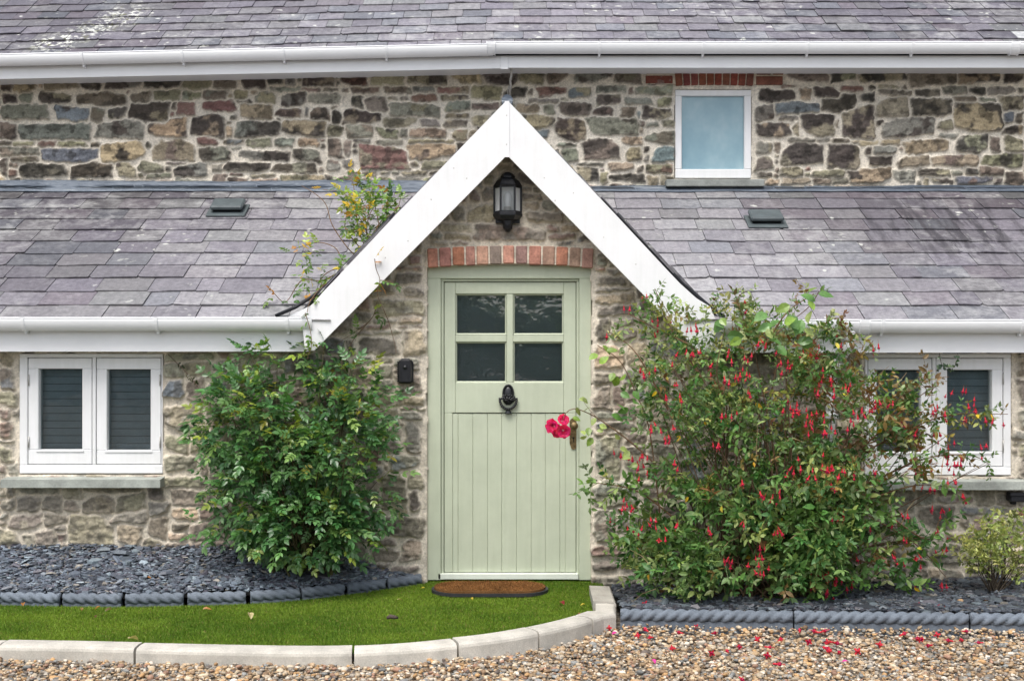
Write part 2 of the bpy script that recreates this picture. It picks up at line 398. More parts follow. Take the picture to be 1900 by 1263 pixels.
# ------------------------------------------------------------------ rubble walls
PAL = {'o': (.200, .182, .125), 'b': (.135, .112, .090), 'd': (.047, .040, .034), 'g': (.165, .162, .135), 'r': (.135, .080, .066),
       's': (.115, .135, .145), 't': (.29, .235, .16), 'R': (.38, .13, .07), 'S': (.07, .095, .125)}
def parse(txt, ox, oy, sc, Y, shrink=0.0):
    res = []
    for tok in txt.split():
        a = tok.split(','); x0, y0, x1, y1 = [float(q) for q in a[:4]]
        x0, x1 = ox + x0 / sc, ox + x1 / sc; y0, y1 = oy + y0 / sc, oy + y1 / sc
        res.append((X(x0, Y), Z(y1, Y), X(x1, Y), Z(y0, Y), a[4]))
    return res
YU = 1.85     # face of the main (upper) wall
UP = parse('''0,440,65,500,b 75,435,200,510,m 240,430,430,495,m 440,430,560,495,b 590,425,770,490,m 800,420,1000,485,d 1005,425,1160,500,o
1170,430,1300,490,b 1335,420,1460,490,d 1475,415,1555,465,d 1570,415,1630,480,g 1675,400,1840,480,m 0,520,100,570,d 110,515,180,570,g
215,515,385,570,d 420,515,700,585,b 720,515,835,575,b 620,500,715,518,r 840,505,1000,555,o 1005,500,1105,555,g 1112,500,1245,550,b
1290,495,1370,552,o 1380,490,1420,522,t 1410,510,1520,570,o 1480,483,1655,508,g 1545,520,1690,585,m 1700,515,1890,575,g 1665,490,1770,512,r
1780,485,1900,505,o 1290,553,1385,567,d 0,575,270,660,g 300,590,485,665,s 495,590,575,675,b 600,595,705,650,m 715,570,935,690,m 950,560,975,605,b
980,565,1080,630,r 1115,555,1295,620,r 1320,575,1515,660,m 1522,595,1660,640,o 1680,590,1702,640,g 1720,590,1812,665,b 1820,610,1900,675,d
1265,638,1305,660,g 0,680,95,770,b 105,680,490,770,g 525,665,795,765,m 808,655,1035,760,m 1048,635,1230,750,m 1290,670,1540,755,m
1558,665,1788,755,m 1797,690,1890,755,o 0,780,70,803,b 80,780,185,800,o 200,778,305,808,r 320,780,480,808,o 500,780,545,815,o 785,780,880,812,d
895,765,945,788,r 1085,758,1200,800,r 1220,768,1340,792,s 1250,803,1330,823,g 1350,765,1500,813,o 1520,770,1620,812,g 1650,765,1755,803,t
0,812,215,855,b 225,820,545,888,s 60,862,210,888,b 555,785,798,890,t 830,765,1075,883,o 1100,808,1270,888,m 1307,828,1593,880,g 1617,825,1770,895,m
1800,765,1900,865,b 0,870,40,970,m 50,895,100,920,b 50,935,95,980,r 108,900,358,975,d 388,895,628,975,d 648,895,750,970,m 768,892,895,943,o
905,888,1030,905,g 800,952,935,980,g 952,900,1140,975,m 1162,905,1220,945,g 1237,897,1485,940,d 1498,897,1745,950,m 1255,957,1345,972,r
1792,880,1900,938,g 1380,960,1520,978,o''', 0, 0, 2.97, YU)
UP += parse('''10,415,155,475,r 175,400,355,475,o 377,395,595,465,m 612,392,780,468,t 793,392,980,468,m 992,392,1133,470,o 1147,392,1265,463,b
1292,390,1500,458,m 1517,390,1660,458,b 1690,418,1835,465,r 0,485,40,515,g 60,488,225,516,b 240,480,393,518,b 403,482,525,510,g 543,480,710,518,r
392,522,543,560,r 557,525,715,552,o 727,477,890,550,o 908,482,1028,540,d 1040,490,1070,525,b 1087,480,1248,528,r 1262,478,1380,533,s
1417,475,1575,513,g 1590,485,1615,520,b 1622,477,1838,523,g 0,525,20,580,b 58,527,128,590,d 150,537,255,613,b 278,557,558,643,g 587,555,720,616,g
734,567,885,603,b 968,568,1098,626,t 1037,547,1210,567,g 1122,584,1190,630,g 1217,567,1380,645,b 1412,524,1555,586,o 1573,542,1730,580,g
1757,532,1838,583,o 0,607,240,680,d 238,642,420,703,o 447,650,550,705,g 587,627,715,651,o 577,660,713,698,t 724,632,820,695,t 1000,632,1193,703,t
1392,590,1510,638,d 1542,597,1632,660,o 1642,612,1662,655,s 1667,597,1838,660,d 1184,657,1358,773,m 1370,645,1645,745,g 1690,675,1755,702,g
1777,668,1838,708,o 38,687,185,758,b 202,704,328,763,o 388,707,583,758,t 612,712,703,776,r 718,717,760,755,o 1050,712,1158,768,s 0,767,63,868,b
76,762,160,783,g 197,772,355,798,g 372,767,630,790,o 104,802,373,935,r 384,797,640,878,t 1197,787,1310,806,g 1222,812,1312,888,g 1342,757,1538,878,d
1557,754,1670,800,t 1688,727,1838,788,g 1572,810,1660,888,t 1672,807,1705,840,d 1682,852,1705,890,g 1727,807,1838,893,s 0,877,75,930,g
392,887,430,913,b 452,887,600,933,o 340,938,480,966,o 1307,894,1460,912,g 1312,920,1425,998,m 1477,897,1613,936,t 1642,914,1670,950,b
1692,907,1836,958,r 1487,957,1690,1003,m 1100,790,1180,900,o''', 630, 0, 2.97, YU)
UP += parse('''597,390,823,453,b 832,388,973,453,d 992,388,1258,453,m 1267,390,1528,468,b 1538,390,1770,458,m 1787,390,1900,458,m 432,492,633,568,d
562,472,680,486,r 662,482,730,550,t 740,477,878,546,d 887,477,1018,508,r 1042,480,1080,503,d 1102,474,1215,490,o 1097,497,1273,528,d
1307,492,1443,533,d 1447,472,1588,518,g 1592,482,1693,523,d 1702,477,1850,518,g 1862,482,1900,510,g 422,582,510,663,g 528,567,773,628,s
547,637,658,660,g 787,527,983,618,d 1007,517,1080,570,d 1087,532,1268,643,o 1287,542,1508,638,d 1510,532,1620,556,b 1642,540,1760,558,g
1767,532,1900,603,o 1520,572,1768,728,m 1777,620,1840,680,s 1852,622,1900,680,d 427,682,613,760,m 627,682,658,748,o 670,632,868,748,m
847,642,880,703,o 902,592,1083,758,m 1092,662,1190,686,d 1115,650,1413,753,m 1427,667,1513,718,o 1782,692,1900,740,m 592,767,755,788,g
842,767,938,793,o 957,774,1105,798,t 1112,767,1213,798,t 1432,738,1540,763,g 1244,772,1493,846,t 1524,742,1703,843,m 1717,757,1768,843,b
1792,752,1900,836,o 422,787,508,848,g 517,792,548,843,b 557,792,798,908,d 818,792,998,928,m 1027,810,1063,848,d 1072,807,1203,848,g
1037,864,1178,916,d 1207,857,1383,918,o 1392,850,1658,916,o 1677,850,1900,918,o 422,860,513,933,o 427,947,513,976,d 562,912,688,968,o
732,927,913,973,o 557,977,728,1012,o 932,927,1173,1012,m 1182,942,1308,1008,g 1322,937,1488,973,d 1494,937,1558,958,g 1572,917,1648,963,g
1662,917,1783,966,b 1522,967,1733,1012,s 1392,988,1498,1012,m 1792,942,1900,1022,d''', 1260, 0, 2.97, YU)
LO = parse('''1262,28,1340,52,t 1190,82,1238,130,o 1372,62,1480,130,d 1102,152,1150,220,b 1167,150,1240,214,b 1102,235,1240,328,t 1395,178,1490,212,d
1402,222,1470,265,t 1497,215,1580,263,g 1412,285,1610,333,b 1002,242,1083,328,g 932,342,1120,383,o 962,392,1110,433,t 882,397,952,430,g
1127,352,1513,438,b 1527,350,1590,383,r 1537,397,1678,428,r 1602,347,1700,388,t 882,440,978,458,g 1007,440,1090,456,r 1572,442,1680,458,s
772,507,843,568,r 692,577,848,596,R 692,612,853,673,b 742,692,853,745,o 572,767,853,853,o 562,668,700,738,o 717,852,840,888,t 502,897,668,923,r
712,907,760,920,r 802,907,853,920,r 572,932,720,948,g 492,972,713,1058,d 737,932,853,1058,t 422,982,470,1030,d 480,830,560,880,o
1795,508,1862,578,b 1795,582,1850,600,R''', 500, 300, 2.97, 0)
LO += parse('''930,210,1030,300,t 1040,335,1130,400,t 1165,430,1270,475,g 1197,492,1273,628,g 1087,512,1168,553,b 1092,562,1163,618,b 1122,642,1273,713,s
1082,732,1190,920,t 1212,812,1258,918,d 1082,947,1273,1038,b 1062,1047,1138,1083,b 1042,1097,1160,1163,b 1167,1052,1273,1163,t 1122,1187,1260,1215,b
12,192,98,258,g 103,187,243,253,o 258,182,340,228,g 17,277,118,368,S 14,397,208,523,o 14,547,130,623,o 147,547,220,623,o 12,642,175,718,o
14,747,220,798,o 20,142,253,178,o 1140,360,1275,395,t''', 300, 600, 2.632, 0)
LO += parse('''2,152,93,218,b 97,137,238,228,b 252,132,380,218,b 392,152,480,233,b 522,127,688,238,o 717,122,888,228,o 902,172,1030,243,g
52,247,258,328,b 277,237,413,308,b 332,317,400,343,g 692,237,888,302,g 902,267,1020,378,b 1047,207,1205,278,t 424,245,698,433,o 724,312,863,438,t
222,342,338,433,b 0,342,100,428,o 1052,292,1150,338,b 1155,284,1400,398,b 1000,412,1400,458,b''', 0, 880, 3.298, 0)
LO += parse('0,152,105,243,o 0,267,105,423,S 0,447,130,553,o 0,582,88,653,r 0,687,95,808,r 92,577,135,628,d 0,872,95,988,o 0,1012,50,1078,b', 0, 620, 4.21, 0)
LO += parse('''1315,285,1500,343,d 1315,362,1560,378,d 1315,387,1560,458,t 1322,467,1570,528,d 1322,547,1408,698,d 1422,562,1570,598,b 1422,622,1570,690,b
1310,892,1470,963,t 1310,977,1408,1123,b 1310,1132,1500,1188,g 1310,1202,1570,1248,s 1315,722,1500,858,t''', 720, 430, 3.413, 0)
LO += parse('907,187,1030,373,o 1042,232,1130,370,b 905,502,1000,648,g 1005,522,1100,648,g 897,667,1020,708,r 897,732,1008,778,b 1012,722,1090,768,b 902,792,1100,850,b 905,385,1080,490,g', 720, 730, 2.37, 0)
LO += parse('''702,132,948,288,b 832,77,1060,113,r 977,140,1338,192,S 1342,157,1480,188,R 987,192,1035,273,b 1067,207,1198,283,r 882,302,1080,348,r
692,312,788,373,g 822,302,876,348,g 692,387,776,458,g 782,382,983,508,g 782,532,858,598,t 867,547,1008,628,b 440,522,620,598,g 1202,312,1480,378,r
1212,222,1480,288,g''', 1500, 900, 3.48, 0)
LO += parse('1372,212,1480,328,o 1367,372,1480,518,b 1372,560,1480,680,g 1380,772,1480,858,o', 1500, 600, 3.51, 0)

def fill(stones, x0, x1, z0, z1, blocked, hmin, hmax, wmin, wmax, seed, region, codes):
    """grow extra stones into whatever the list leaves empty"""
    rs = 0.01; nx, nz = int((x1 - x0) / rs), int((z1 - z0) / rs); occ = np.zeros((nx, nz), bool); g = 1
    def mark(a, b, c, d, pad=0):
        i0, i1 = max(0, int((a - x0) / rs) - pad), min(nx, int(math.ceil((c - x0) / rs)) + pad)
        j0, j1 = max(0, int((b - z0) / rs) - pad), min(nz, int(math.ceil((d - z0) / rs)) + pad)
        if i1 > i0 and j1 > j0: occ[i0:i1, j0:j1] = True
    for s_ in stones: mark(*s_[:4], pad=g)
    for b_ in blocked: mark(*b_, pad=g)
    rng = random.Random(seed); out = []
    for rnd in range(3):
        cells = [(i, j) for j in range(1, nz - 1, 2) for i in range(1, nx - 1, 2)]
        if rnd: rng.shuffle(cells)
        for i, j in cells:
            if occ[i, j] or not region(x0 + i * rs, z0 + j * rs): continue
            H = int(rng.uniform(hmin, hmax) / rs) if rnd < 2 else int(.035 / rs); W = int(rng.uniform(wmin, wmax) / rs) if rnd < 2 else int(.09 / rs)
            a, b, c, d = i, j, i + 1, j + 1; grow = [True] * 4
            while any(grow):
                for k in range(4):
                    if not grow[k]: continue
                    na, nb, nc, nd = a - (k == 0), b - (k == 1), c + (k == 2), d + (k == 3)
                    if na < 0 or nb < 0 or nc > nx or nd > nz or nc - na > W or nd - nb > H or occ[na:nc, nb:nd].any(): grow[k] = False
                    else: a, b, c, d = na, nb, nc, nd
            if (c - a) < (5 if rnd < 2 else 3) or (d - b) < (3 if rnd < 2 else 2): continue
            if (c - a) < (d - b) * .6: d = b + int((c - a) / .6)
            st = (x0 + a * rs, z0 + b * rs, x0 + c * rs, z0 + d * rs, rng.choice(codes)); out.append(st); mark(*st[:4], pad=g)
    return out

def build_wall(name, x0, x1, z0, z1, res, stones, keep, Y0, seed, openings, par, wash=0.0, mortar=(.60, .55, .45), relief=1.0, gap=.0035, bright=1.0):
    nx, nz = int((x1 - x0) / res) + 1, int((z1 - z0) / res) + 1
    gx, gz = np.meshgrid(np.linspace(x0, x1, nx), np.linspace(z0, z1, nz), indexing='ij')
    gx = gx.astype(np.float32); gz = gz.astype(np.float32)
    wx = gx + .022 * (fbm(gx, gz, 7, seed, 3) - .5) + .016 * (vnoise(gx, gz, 34, seed + 9) - .5)
    wz = gz + .022 * (fbm(gx, gz, 8, seed + 20, 3) - .5) + .014 * (vnoise(gx, gz, 38, seed + 29) - .5)
    D1 = np.full(gx.shape, 9., np.float32); D2 = D1.copy(); ID = np.full(gx.shape, -1, np.int32)
    rng = random.Random(seed)
    for i, (a, b, c, d, code) in enumerate(stones):
        wdt, hgt = c - a, d - b; jx = min(.12 * wdt, .016); jz = min(.13 * hgt, .010)
        if code == 'L': jx = jz = .003
        sk = rng.uniform(-.16, .16) * min(hgt, .12) if hgt > .06 else rng.uniform(-.1, .1) * hgt; sk2 = rng.uniform(-.16, .16) * min(hgt, .12) if hgt > .06 else 0; sh = rng.uniform(-.14, .14) * min(hgt, wdt)
        q = [(a + rng.uniform(-.8, .9) * jx, b + rng.uniform(-.8, .9) * jz), (c - rng.uniform(-.8, .9) * jx, b + rng.uniform(-.8, .9) * jz),
             (c - rng.uniform(-.8, .9) * jx, d - rng.uniform(-.8, .9) * jz), (a + rng.uniform(-.8, .9) * jx, d - rng.uniform(-.8, .9) * jz)]
        if code != 'L': q = [(q[0][0] - sh, q[0][1] - sk), (q[1][0] - sh * rng.uniform(-.6, 1), q[1][1] + sk), (q[2][0] + sh * rng.uniform(-.6, 1), q[2][1] + sk2), (q[3][0] + sh, q[3][1] - sk2)]
        if rng.random() < .62 and min(wdt, hgt) > .055:        # a knocked-off corner
            k = rng.randrange(4); p, n_, pv = q[k], q[(k + 1) % 4], q[k - 1]; f1, f2 = rng.uniform(.2, .45), rng.uniform(.2, .45)
            q[k:k + 1] = [(p[0] + (pv[0] - p[0]) * f1, p[1] + (pv[1] - p[1]) * f1), (p[0] + (n_[0] - p[0]) * f2, p[1] + (n_[1] - p[1]) * f2)]
        i0, i1 = max(0, int((a - .06 - x0) / res)), min(nx, int((c + .06 - x0) / res) + 2)
        j0, j1 = max(0, int((b - .06 - z0) / res)), min(nz, int((d + .06 - z0) / res) + 2)
        if i1 <= i0 or j1 <= j0: continue
        sx, sz = wx[i0:i1, j0:j1], wz[i0:i1, j0:j1]; ds = []
        for k in range(len(q)):
            p, n_ = q[k], q[(k + 1) % len(q)]; ex, ez = n_[0] - p[0], n_[1] - p[1]; L = math.hypot(ex, ez) or 1e-6
            ds.append(((sx - p[0]) * ez - (sz - p[1]) * ex) / L)
        ds = np.stack(ds); kk = 170.0; mx = ds.max(0)
        dd = mx + np.log(np.exp(np.clip(kk * (ds - mx), -40, 0)).sum(0)) / kk
        o1 = D1[i0:i1, j0:j1]; o2 = D2[i0:i1, j0:j1]; new = dd < o1
        D2[i0:i1, j0:j1] = np.where(new, o1, np.minimum(o2, dd)); D1[i0:i1, j0:j1] = np.where(new, dd, o1)
        ID[i0:i1, j0:j1] = np.where(new, i, ID[i0:i1, j0:j1])
    D1 -= .005; D2 -= .005
    t_ = np.minimum(-D1, (D2 - D1) * .5 - gap)
    n = len(stones); rs = np.random.RandomState(seed + 5)
    cx = np.array([(s_[0] + s_[2]) / 2 for s_ in stones]); cz = np.array([(s_[1] + s_[3]) / 2 for s_ in stones])
    prot = rs.uniform(.008, .024, n) * relief; ax = rs.uniform(-.05, .05, n) * relief; az = rs.uniform(-.09, .09, n) * relief
    off = rs.uniform(0, 50, (n, 2)); idc = np.maximum(ID, 0)
    ox, oz = gx + off[idc, 0].astype(np.float32), gz + off[idc, 1].astype(np.float32)
    rough = (np.abs(fbm(ox, oz, 11, seed + 40, 4) - .5) * .060 + (fbm(ox, oz, 38, seed + 44, 3) - .5) * .012) * relief
    led = fbm(ox * .5, oz * 2.6, 12, seed + 47, 3); rough += (np.floor(led * 5) / 5 - .5) * .022 * relief
    body = np.clip(prot[idc] + ax[idc] * (gx - cx[idc]) + az[idc] * (gz - cz[idc]), .002, .04) + rough
    edge = sstep(-.001, .008, t_)
    mort = -.004 + (fbm(gx, gz, 24, seed + 60, 3) - .5) * .010 + (fbm(gx, gz, 6, seed + 62, 2) - .5) * .012
    h = mort * (1 - edge) + np.maximum(body, mort + .001) * edge
    # colours
    C = np.zeros(gx.shape + (3,), np.float32)
    mn = fbm(gx, gz, 30, seed + 70, 3)[..., None]; ml = fbm(gx, gz, 2.2, seed + 73, 3)[..., None]
    mc = np.array(mortar, np.float32) * (.82 + .34 * mn) * (.86 + .28 * ml)
    pal = {k: np.array(v) * bright for k, v in PAL.items()}
    A = np.zeros((n, 3)); B = np.zeros((n, 3)); th = np.zeros(n)
    for i, s_ in enumerate(stones):
        code = s_[4]; r1 = rs.uniform(.78, 1.25); hue = 1 + rs.uniform(-.07, .07, 3)
        if code == 'm': a_, b_, tt = pal['d'] * 1.1, pal[rs.choice(['o', 'o', 't', 'g'])] * .92, rs.uniform(.46, .56)
        elif code == 'd': a_, b_, tt = pal['d'], pal[rs.choice(['b', 'o', 'b'])], rs.uniform(.55, .68)
        elif code == 'R': a_, b_, tt = pal['R'], pal['r'] * 1.3, .62
        elif code == 'L': a_, b_, tt = pal['b'] * .9, pal['g'] * .8, .5
        else: a_, b_, tt = pal[code], pal[rs.choice(['d', 'g', 'b', 'o', code])] * rs.uniform(.7, 1.1), rs.uniform(.52, .75)
        A[i], B[i], th[i] = a_ * r1 * hue, b_ * r1 * hue, tt
    pn = fbm(ox, oz, 8, seed + 80, 4); f_ = sstep(-.05, .05, pn - th[idc])[..., None]
    sc_ = A[idc] * (1 - f_) + B[idc] * f_
    lay = fbm(ox * .7, oz * 3.0, 11, seed + 84, 3)[..., None]; fine = fbm(ox, oz, 45, seed + 86, 3)[..., None]
    sc_ = sc_ * (.52 + .55 * lay + .5 * fine)
    blot = sstep(.56, .64, fbm(ox, oz, 16, seed + 87, 4))[..., None]; sc_ = sc_ * (1 - .55 * blot)
    wn = fbm(gx, gz, 3.0, seed + 88, 4)[..., None]
    wsh = np.clip(wash * (.3 + 1.4 * wn), 0, .8); sc_ = sc_ * (1 - wsh) + np.array((.40, .365, .305)) * wsh * (.6 + .8 * fine)
    smear = (1 - sstep(.0, .014, t_ + (fine[..., 0] - .5) * .024))[..., None] * (.35 + wash)
    sc_ = sc_ * (1 - smear) + mc * smear
    e3 = sstep(-.001, .004, t_)[..., None]; C = mc * (1 - e3) + sc_ * e3
    Yv = Y0 - h
    inside = np.zeros(gx.shape, bool); deep = np.zeros(gx.shape, bool)
    jn = (fbm(gx, gz, 9, seed + 90, 3) - .5) * .02
    for (a, b, c, d) in openings:
        inside |= (gx > a + jn) & (gx < c + jn) & (gz > b + jn * .3) & (gz < d + jn * .6)
        deep |= (gx > a + .03) & (gx < c - .03) & (gz > b + .03) & (gz < d - .03)
    Yv = np.where(inside, Y0 + .12, Yv); C = np.where(inside[..., None], mc * .8, C)
    V = np.stack([gx, Yv, gz], -1).reshape(-1, 3)
    ii = np.arange(nx * nz).reshape(nx, nz)
    q = np.stack([ii[:-1, :-1], ii[1:, :-1], ii[1:, 1:], ii[:-1, 1:]], -1)
    mx_, mz_ = (gx[:-1, :-1] + gx[1:, 1:]) / 2, (gz[:-1, :-1] + gz[1:, 1:]) / 2
    kp = keep(mx_, mz_) & ~(deep[:-1, :-1] & deep[1:, 1:] & deep[1:, :-1] & deep[:-1, 1:])
    q = q[kp]; used = np.unique(q); remap = np.full(nx * nz, -1, np.int32); remap[used] = np.arange(len(used))
    return np_mesh(name, V[used], remap[q], M['stone'], par, C.reshape(-1, 3)[used], smooth=True)

# ------------------------------------------------------------------ the cottage
cot = tag(empty('cottage', (0, 0.7, 0)), 'stone cottage with slate roofs and a white porch gable over a sage green door', 'cottage')

# gable geometry (bargeboard plane)
YB = -.20
AP = Vector((X(941, YB), Z(189, YB))); SL = 1.0     # apex of the barge, slope of 45 degrees
EAVE_Z = Z(590, -.15)
PITCH = R(26.8); Y_E = -.17
def lean_z(y): return EAVE_Z + (y - Y_E) * math.tan(PITCH)
def porch_z(x): return AP.y - abs(x - AP.x) * SL - .02

W1 = (X(37), Z(879), X(302), Z(656)); W2 = (X(1604), Z(882), X(1876), Z(656))
DR = (X(793), -.05, X(1097), Z(492))
UW = (X(1253, YU), Z(331, YU), X(1394, YU), Z(167, YU))
arch_lo = (X(786), Z(500), X(1104), Z(452)); arch_up = (X(1196, YU), Z(166, YU), X(1454, YU), Z(124, YU))
region_lo = lambda x, z: z < EAVE_Z + .02 or z < porch_z(x) + .05
lo_ext = fill(LO, -4.2, 4.2, -.16, 2.8, [W1, W2, (DR[0], -.3, DR[2], DR[3]), arch_lo], .07, .19, .12, .36, 5, region_lo, 'obgbogtobsr')
up_ext = fill(UP, -5.1, 5.1, 2.5, 3.72, [UW, arch_up], .06, .16, .12, .34, 6, lambda x, z: True, 'obgdmomgbdrt')
keep_lo = lambda x, z: ((z < EAVE_Z + .03) | (z < AP.y - .10 - np.abs(x - AP.x) * SL))
build_wall('stone_wall', -4.2, 4.2, -.16, 2.86, .0068, LO + lo_ext, keep_lo, 0.0, 11, [W1, W2, DR], cot, wash=.30, mortar=(.64, .58, .48), relief=.9, bright=1.52)
build_wall('stone_wall', -5.1, 5.1, 2.5, 3.72, .0074, UP + up_ext, lambda x, z: x == x, YU, 31, [UW], cot, wash=.05, mortar=(.66, .61, .52), relief=.8, bright=1.24)
# the body of the house behind the faces, dark inside
mb = MB()
mb.box(-4.2, X(37) - .0, .125, .2, -.16, 1.55); mb.box(X(302), DR[0], .125, .2, -.16, 1.55); mb.box(DR[2], X(1604), .125, .2, -.16, 1.55); mb.box(X(1876), 4.2, .125, .2, -.16, 1.55)
mb.box(-4.2, 4.2, .45, .5, -.16, 1.5)
mb.box(-5.1, 5.1, YU + .40, YU + .45, 2.4, 3.75)
mb.box(-4.2, -4.12, .01, YU, -.16, 1.5); mb.box(4.12, 4.2, .01, YU, -.16, 1.5)
mb.box(-5.1, -5.0, YU + .01, 6, -.16, 3.7); mb.box(5.0, 5.1, YU + .01, 6, -.16, 3.7); mb.box(-5.1, 5.1, 6, 6.1, -.16, 3.7)
mb.build('inner_wall', M['dark'], cot)

# brick arches
BR = [tuple(min(.6, q * 1.18 + .012) for q in c_) for c_ in [(.38, .175, .12), (.32, .15, .12), (.40, .17, .10), (.34, .17, .13), (.38, .22, .155), (.21, .165, .135), (.40, .20, .145), (.25, .15, .13), (.36, .165, .12), (.29, .18, .13), (.41, .18, .115), (.30, .20, .145), (.34, .19, .15), (.28, .14, .11)]]
rng = random.Random(4)
mb = MB(); edges = [792, 814, 838.5, 863, 883, 907.5, 932, 955.5, 980, 1005.5, 1030.5, 1055, 1078.5, 1102]
for i in range(13):
    xa, xb = edges[i] + 1.6, edges[i + 1] - 1.6; m_ = ((xa + xb) / 2 - 947) / 155
    top, bot = 456 + 6 * m_ * m_, 490 + 8 * m_ * m_ + rng.uniform(-1, 1); lean = m_ * .045
    c = Vector((X((xa + xb) / 2), 0, Z((top + bot) / 2)))
    rot = Matrix.Rotation(lean, 3, 'Y')
    k = BR[i]; dv = rng.uniform(-.004, .003)
    mb.box(-(X(xb) - X(xa)) / 2, (X(xb) - X(xa)) / 2, -.021 + dv, .1, -(Z(top) - Z(bot)) / 2, (Z(top) - Z(bot)) / 2, .006, k, xf=lambda p, c=c, rot=rot: c + rot @ p)
for i in range(16):
    a_, b_ = X(791 + i * 19.4), X(791 + (i + 1) * 19.4); m_ = ((791 + (i + .5) * 19.4) - 947) / 155
    mb.box(a_, b_, -.0135, .09, Z(489 + 8 * m_ * m_), Z(455.5 + 6 * m_ * m_), 0, (.60, .54, .44))
mb.build('brick_arch', M['brick'], cot)
mb = MB(); xs = np.linspace(1251, 1399, 11)
for i in range(10):
    xa, xb = xs[i] + 1.1, xs[i + 1] - 1.1; m_ = ((xa + xb) / 2 - 1325) / 75
    k = [q * rng.uniform(.42, .62) for q in (.36, .13, .085)]
    top, bot = 122, 158 + 2 * m_ * m_; c = Vector((X((xa + xb) / 2, YU), YU, Z((top + bot) / 2, YU))); rot = Matrix.Rotation(m_ * .10, 3, 'Y')
    wd, hg = (X(xb, YU) - X(xa, YU)) / 2, (Z(top, YU) - Z(bot, YU)) / 2
    mb.box(-wd, wd, -.02 + rng.uniform(-.003, .003), .1, -hg, hg, .005, k, xf=lambda p, c=c, rot=rot: c + rot @ p)
mb.box(X(1199, YU), X(1452, YU), YU - .012, YU + .09, Z(157, YU), Z(122, YU), 0, (.50, .44, .35))
for (xa, ya, xb, yb) in ((1217, 127, 1248, 137), (1198, 141, 1248, 156), (1403, 129, 1430, 140), (1402, 142, 1452, 158), (1433, 130, 1453, 140)):
    mb.box(X(xa, YU), X(xb, YU), YU - .016, YU + .1, Z(yb, YU), Z(ya, YU), .005, [q * rng.uniform(.4, .6) for q in (.34, .13, .09)])
mb.build('brick_arch', M['brick'], cot)

# ---- slates
def slates(name, org, u, v, ulen, rows, gauge, width, seed, keep, colf, mat, zoff=None, trim=None, clip=None):
    rng = random.Random(seed); n = u.cross(v).normalized(); mb = MB(); L = gauge * 2.2; th = .007
    for r_ in range(rows):
        x = -width * (.5 if r_ % 2 else 0) + rng.uniform(-.06, .06)
        while x < ulen:
            wd = width * rng.uniform(.84, 1.14)
            if rng.random() < .05: wd *= .55
            a, b = x + .0022, x + wd - .0022; x += wd
            if trim: a = max(a, trim[0]); b = min(b, trim[1])
            if clip: a, b = clip(a, b, org + v * ((r_ + .5) * gauge))
            if b - a < .03: continue
            cw = org + u * ((a + b) / 2) + v * ((r_ + .5) * gauge)
            if not keep(cw): continue
            d0 = rng.gauss(0, .0035) - (.022 if rng.random() < .02 else 0); tw = rng.gauss(0, .0035); v0 = r_ * gauge
            hb = .013 + abs(rng.gauss(0, .0025)); ht = -.005; lift = rng.gauss(0, .0015)
            pts = []
            ca = rng.uniform(.008, .03) if rng.random() < .16 else .002; cb = rng.uniform(.008, .03) if rng.random() < .16 else .002
            m_ = 4; lower = [(a, v0 + d0 - tw + ca)] + [(a + ca + (b - a - ca - cb) * k / m_, v0 + d0 - tw + 2 * tw * k / m_ + (rng.gauss(0, .0014))) for k in range(m_ + 1)] + [(b, v0 + d0 + tw + cb)]
            poly = lower + [(b, v0 + L), (a, v0 + L)]
            k = len(poly); vs = []
            for top in (0, 1):
                for (pu, pv) in poly:
                    f = (pv - v0) / L; hh = hb + (ht - hb) * f + (lift if pu < (a + b) / 2 else -lift) * (1 - f) + th * top
                    w_ = org + u * pu + v * pv + n * hh
                    if zoff: w_ = w_ + Vector((0, 0, zoff(w_.x)))
                    vs.append(w_)
            fs = [tuple(range(k, 2 * k)), tuple(range(k - 1, -1, -1))] + [(i, (i + 1) % k, (i + 1) % k + k, i + k) for i in range(k)]
            mb.add(vs, fs, colf(cw, rng))
    return mb, mat
def slate_col(lo, hi):
    kinds = [((.112, .107, .120), 6), ((.122, .116, .127), 4), ((.106, .112, .121), 3), ((.128, .126, .126), 3), ((.116, .104, .114), 2), ((.120, .124, .120), 1)]
    bag = [c for c, k in kinds for _ in range(k)]
    def f(p, rng):
        c = rng.choice(bag); a = lo + (hi - lo) * float(fbm(np.array([p.x + 20.]), np.array([p.y * 1.3 + p.z + 9.]), .55, 3, 3)[0])
        s_ = a * math.exp(rng.gauss(0, .12))
        return (c[0] * s_ * 1.0, c[1] * s_ * .975, c[2] * s_ * 1.04)
    return f
cl = slate_col(.58, 1.05)
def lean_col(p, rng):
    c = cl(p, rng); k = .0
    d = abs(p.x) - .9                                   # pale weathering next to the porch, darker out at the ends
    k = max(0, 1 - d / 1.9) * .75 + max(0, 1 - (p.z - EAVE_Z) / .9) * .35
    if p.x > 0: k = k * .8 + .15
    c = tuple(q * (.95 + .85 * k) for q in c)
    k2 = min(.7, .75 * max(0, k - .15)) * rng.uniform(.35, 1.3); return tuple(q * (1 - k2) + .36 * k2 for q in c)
u = Vector((1, 0, 0)); v = Vector((0, math.cos(PITCH), math.sin(PITCH)))
GA = (YU - Y_E) / math.cos(PITCH) / 11
def keepL(p): return p.z > porch_z(p.x) - .35
def clipL(a, b, q):
    if q.y > .15: return a, b
    L = AP.y - .02 - q.z - .20
    return (a, min(b, AP.x - L - q.x)) if q.x < -1 else (max(a, AP.x + L - q.x), b)
for s_, (a, b) in enumerate(((-4.25, -.45), (.45, 4.25))):
    mb, mt = slates('slate_roof', Vector((a, Y_E - .03, EAVE_Z - .028)), u, v, b - a, 11, GA, .30, 21 + s_, keepL, lean_col, M['slate'], trim=(0, b - a), clip=clipL)
    o = mb.build('slate_roof', mt, cot)
mbd = MB()     # boarding below the slates
